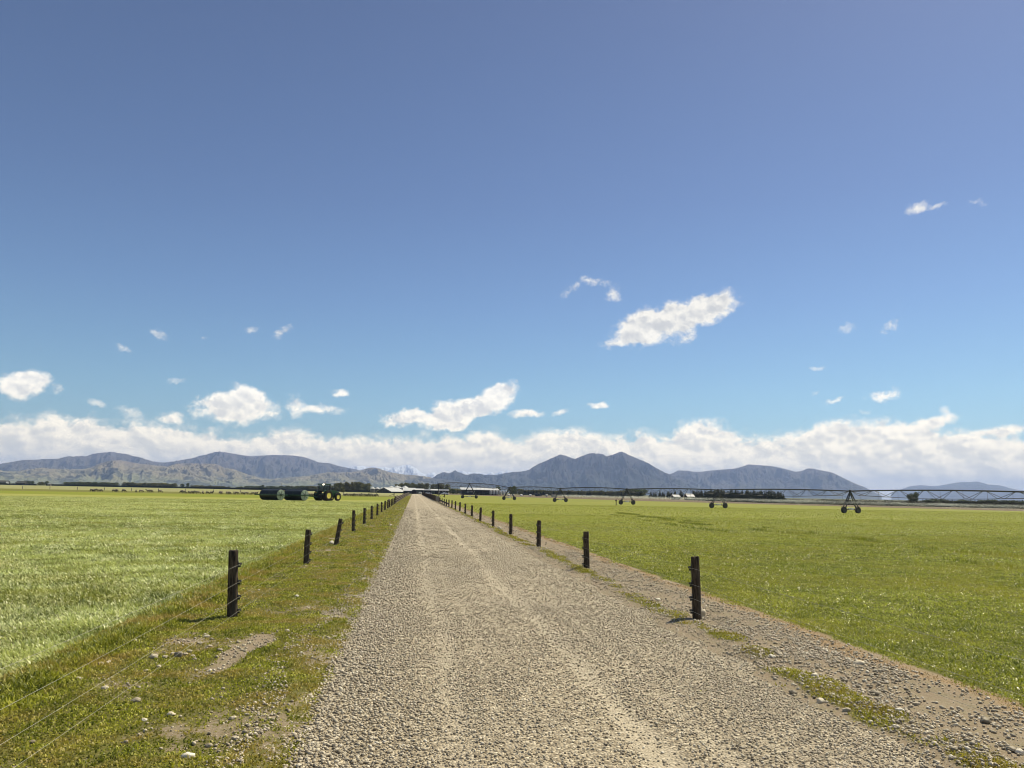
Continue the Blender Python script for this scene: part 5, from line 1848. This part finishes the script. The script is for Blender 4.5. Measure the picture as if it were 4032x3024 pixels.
def silo(label, px, depth, wpx, eave_py, top_py, group, side="silo_side", roof="roof_white"):
    p = at(px, 1930, depth)
    zsc = lambda py: at(px, py, depth)[2]
    R_ = wpx / 2 / FPX * depth
    e_, t_ = zsc(eave_py), zsc(top_py)
    s = thing("silo", label, "silo", (p[0], p[1], 0), 0, group)
    prof = [(R_, 0.0)]
    nb = max(3, int(e_ / .8))
    for k in range(1, nb):
        z = e_ * k / nb
        prof += [(R_, z - .06), (R_ * 1.02, z), (R_, z + .06)]
    prof += [(R_, e_), (R_ * .98, e_)]
    MB().lathe(prof, 28).build("silo_wall", side, s, True)
    ro = MB().lathe([(R_ * 1.05, e_ - .05), (R_ * 1.05, e_ + .06), (R_ * .15, t_ - .12), (R_ * .13, t_), (.001, t_ + .02)], 28).build("silo_roof", roof, s, True)
    MB().box((R_ * .92, -R_ * .4, e_ / 2), (.35, .06, e_)).build("ladder", "roof_zinc", s)
    return s


silo("leftmost of three small silos with white cone tops", 1468, 610, 18.5, 1924, 1917.5, "small cone top silos")
silo("middle of three small silos with white cone tops", 1486.5, 612, 17.5, 1924, 1917.5, "small cone top silos")
silo("third small silo, partly behind the low white roof", 1503, 616, 16.5, 1924, 1918.5, "small cone top silos")
silo("large silo whose white cone shows over the left end of the long roof", 1540, 660, 22, 1919.5, 1913, "large cone top silos")
silo("large silo with a tan cone in the middle of the shed roofs", 1563, 668, 28, 1920, 1912, "large cone top silos")
silo("pale silo against the tan coned one", 1573, 655, 18, 1921, 1915, "large cone top silos", roof="roof_white")
silo("broad silo with a tan cone right of the others", 1594, 662, 28, 1921, 1912.5, "large cone top silos")
gabled("barn", "low barn with a long white roof in front of the silos", "barn", 1540, 1594, 585, 1.25, 3.95, 15.5, "wall_dark", "roof_white", 0, .5, bays=[(.06, .88, .15, 1.1, "doorway")], turn=RAD(45))
gabled("shed", "white skillion roofed shed joined to the dark arched barn", "shed", 1587, 1634, 560, 2.0, 3.9, 9, "wall_dark", "roof_white", 1, .5, 4, "single")
p0 = at(1630, 1945, 520)
ab = thing("arched_barn", "dark round topped barn at the end of the road", "barn", (p0[0], p0[1], 0))
arc = [(1.75 * math.cos(PI * k / 14), 1.55 + 1.35 * math.sin(PI * k / 14)) for k in range(15)]
MB().prism([(1.75, 0)] + arc + [(-1.75, 0)], "Y", 0, 14).build("barn_shell", "wall_dark", ab)
arc2 = [(1.35 * math.cos(PI * k / 14), 1.35 + 1.1 * math.sin(PI * k / 14)) for k in range(15)]
MB().prism([(1.35, 0)] + arc2 + [(-1.35, 0)], "Y", -.06, -.005).build("doorway", "void_dark", ab)
gabled("shed", "dark green shed with a narrow white roof right of the arched barn", "shed", 1638, 1668, 535, 2.7, 3.5, 8, "wall_green", "roof_white", 0, .4, bays=[(.62, .95, 0, 2.3, "doorway")])
gabled("shed", "low dark shed with a grey roof between two white roofs", "shed", 1668, 1700, 560, 2.5, 3.2, 8, "wall_dark", "roof_zinc", 0, .4, bays=[(.1, .9, 0, 2.0, "doorway")])
gabled("shed", "green shed with a bright white roof and a dark doorway by the end riser", "shed", 1698, 1727, 545, 2.6, 3.4, 8, "wall_green", "roof_white", 0, .4, bays=[(.50, .95, 0, 2.3, "doorway")])
gabled("shed", "long pale shed with three open bays behind the parked vehicles", "shed", 1729, 1766, 560, 2.5, 3.4, 9, "timber_grey", "roof_zinc", 0, .4, bays=[(.08, .36, .9, 2.2, "open_bay"), (.44, .66, .9, 2.2, "open_bay"), (.72, .93, .9, 2.2, "open_bay")])
sh, L = gabled("open_shed", "long open fronted hay shed with a bright white roof", "shed", 1816, 1964, 548, 3.5, 4.9, 10, "wall_timber", "roof_white", 1, .4, 7, "single")
MB().box((L * .50, 5.0, 1.6), (L * .11, 3.0, 3.2), bevel=.05).build("dark_partition", "wall_dark", sh)
for i, (f, z, w_, h_, mt) in enumerate(((.15, .8, 3.2, 1.6, "void_dark"), (.27, .9, 3.4, 1.8, "void_dark"), (.70, .9, 2.4, 1.6, "void_dark"), (.83, 1.1, 1.8, 2.4, "void_dark"))):
    p = at(1816, 1940, 548)
    o = MB().box((p[0] + L * f, 551.5, z), (w_, 2.4, h_), bevel=.3).build("machine", "wall_dark", None)
    tag(o, ["dark farm machine at the left end inside the open shed", "dark farm machine left of the white bales in the shed", "low dark machine right of the shed partition", "tall dark machine near the right end of the shed"][i], "machinery")
for i, (f, z) in enumerate(((.20, 2.0), (.29, 2.0), (.345, 1.75))):
    p = at(1816, 1940, 548)
    o = MB().box((p[0] + L * f, 554, z), (1.9, 1.4, 1.7 if i < 2 else 2.2), bevel=.15).build("wrapped_bale", "white_paint", None)
    tag(o, ["left pale wrapped bale stacked inside the open shed", "middle white wrapped bale inside the open shed", "right tall white wrapped bale inside the open shed"][i], "bale")
for i in range(6):
    px = 1932.5 + i * 12.0
    p = at(px, 1940, 530)
    zt = at(px, 1931.3 + .25 * i, 530)[2]
    s = thing("feed_tank", ["first", "second", "third", "fourth", "fifth", "last"][i] + " from the left of the six round topped pale tanks by the shed", "tank", (p[0], p[1], 0), 0, "six pale tanks")
    R_ = .86
    MB().lathe([(R_ * .3, .45), (R_, 1.05), (R_, zt - .55)], 20).build("tank_body", "tank_poly", s, True)
    MB().lathe([(R_, zt - .548), (R_ * .9, zt - .25), (R_ * .5, zt - .05), (.001, zt)], 20).build("tank_lid", "roof_white", s, True)
    for k in range(4):
        a = PI / 4 + k * PI / 2
        MB().bar((R_ * .8 * math.cos(a), R_ * .8 * math.sin(a), 0), (R_ * .8 * math.cos(a), R_ * .8 * math.sin(a), 1.2), .06, 6).build("leg", "roof_zinc", s)


def vehicle(label, px, depth, L, mat, cat="car", heading=0.0, cab=(.30, .72)):
    p = at(px, 1945, depth)
    v = thing("parked_ute" if cat == "ute" else "parked_car", label, cat, (p[0], p[1], 0), heading)
    MB().prism([(-L / 2, .45), (L / 2, .45), (L / 2, .85), (L * .22, 1.0), (L * .10, 1.5), (-L * .22, 1.55), (-L * .30, 1.0), (-L / 2, .98)], "Y", -.85, .85).build("body", mat, v, True)
    for sgn in (-1, 1):
        MB().prism([(L * .18, 1.02), (L * .085, 1.43), (-L * .20, 1.46), (-L * .25, 1.02)], "Y", sgn * .851, sgn * .862).build("window", "cab_glass", v)
        for x in (-L * .31, L * .31):
            MB().lathe([(.001, -.1), (.33, -.1), (.34, 0), (.33, .1), (.001, .1)], 16, (x, sgn * .80, .34), "Y").build("wheel", "tyre_rubber", v, True)
    return v


vehicle("white vehicle parked facing right in front of the low dark shed", 1687, 520, 4.7, "white_paint")
vehicle("white ute parked by the bays of the long pale shed", 1753, 500, 4.6, "white_paint", "ute", .5)
vehicle("dark vehicle parked left of the white ute", 1739, 505, 4.2, "paint_black", heading=PI)
vehicle("pale vehicle parked beside the dark green shed", 1656, 500, 3.6, "tank_poly", heading=1.2)
vehicle("dark vehicle among the things in front of the mixed tree belt", 2121, 520, 4.4, "wall_dark", heading=.4)

for i, (px, py, w, lab) in enumerate(((2002.5, 1951, 4.2, "white wrapped bale just right of the six pale tanks"), (2019, 1951, 4.0, "white wrapped bale beside the second tower's wheel"), (2053, 1951.5, 4.6, "lone white wrapped bale right of the second tower"), (2088, 1950, 5.5, "white wrapped bale against the mixed tree belt"), (2152, 1954.5, 6.5, "pale round bale on the brown strip, third tower's left"))):
    p = at(px, py, 500)
    r_ = w / 2 / FPX * 500 + .15
    b = MB().lathe([(.001, -.75), (r_ * .88, -.75), (r_, -.6), (r_, .6), (r_ * .88, .75), (.001, .75)], 20, (0, 0, r_), "X")
    o = b.build("wrapped_bale", "white_paint" if i < 4 else "tank_poly", None, True, (p[0], p[1], 0))
    o.rotation_euler = (0, 0, random.uniform(-.5, .5))
    tag(o, lab, "bale")
for px, w, hpx, d, mt, rm, lab in ((2181, 17, 7, 470, "timber_grey", "timber_grey", "small grey box shed alone on the brown strip"), (2116, 16, 5, 540, "wall_dark", "roof_white", "low white topped shed in front of the mixed belt")):
    a = at(px - w / 2, 1950, d)
    Lm = w / FPX * d
    s = thing("field_shed", lab, "shed", (a[0], a[1], 0))
    MB().box((Lm / 2, 1.2, hpx / FPX * d / 2 + .3), (Lm, 2.4, hpx / FPX * d + .6)).build("wall", mt, s)
    MB().box((Lm / 2, 1.2, hpx / FPX * d + .68), (Lm + .4, 2.8, .14)).build("roof", rm, s)
gabled("farmhouse", "farmhouse with a short white roof left of the second white roof", "house", 2655, 2677, 430, 1.55, 2.6, 6, "wall_dark", "roof_white", 0, .4, bays=[(.2, .34, .5, 1.3, "window"), (.6, .75, .5, 1.3, "window")])
gabled("farmhouse", "farmhouse with the brighter white roof beside the dark conifer belt", "house", 2708, 2733, 400, 1.85, 3.2, 6, "wall_dark", "roof_white", 0, .4, bays=[(.2, .36, .5, 1.4, "window"), (.6, .78, .5, 1.4, "window")])
gabled("barn", "long low black roofed barn at the far left edge of the fields", "barn", 57, 94, 960, 2.4, 4.4, 9, "wall_dark", "wall_dark", 0, .4, bays=[(.4, .6, 0, 1.8, "doorway")])
gabled("barn", "black roofed barn cut by the left edge of the picture", "barn", -30, 20, 960, 2.6, 4.7, 9, "wall_dark", "wall_dark", 0, .4)
gabled("shed", "tiny white shed beside the cut off black barn", "shed", 20.5, 26.5, 958, 2.3, 3.4, 3, "white_paint", "roof_white", 0, .1)
gabled("shed", "small pale roofed shed by the hedge gap", "shed", 184, 195, 900, 1.5, 2.3, 4, "wall_timber", "roof_zinc", 0, .2)


def power_pole(px, depth, top, label):
    p = at(px, top, depth)
    s = thing("power_pole", label, "power pole", (p[0], p[1], 0))
    MB().bar((0, 0, -.3), (0, 0, p[2]), .20, 8, .15).build("pole", "timber_grey", s)
    MB().box((0, 0, p[2] - .5), (2.2, .16, .16)).build("crossarm", "timber_grey", s)


power_pole(110, 1000, 1883, "thin far power pole near the low black barn")
power_pole(848, 1000, 1898, "thin far power pole above the line of sheep")
power_pole(1109, 1000, 1902, "thin far power pole above the gap between the rollers")
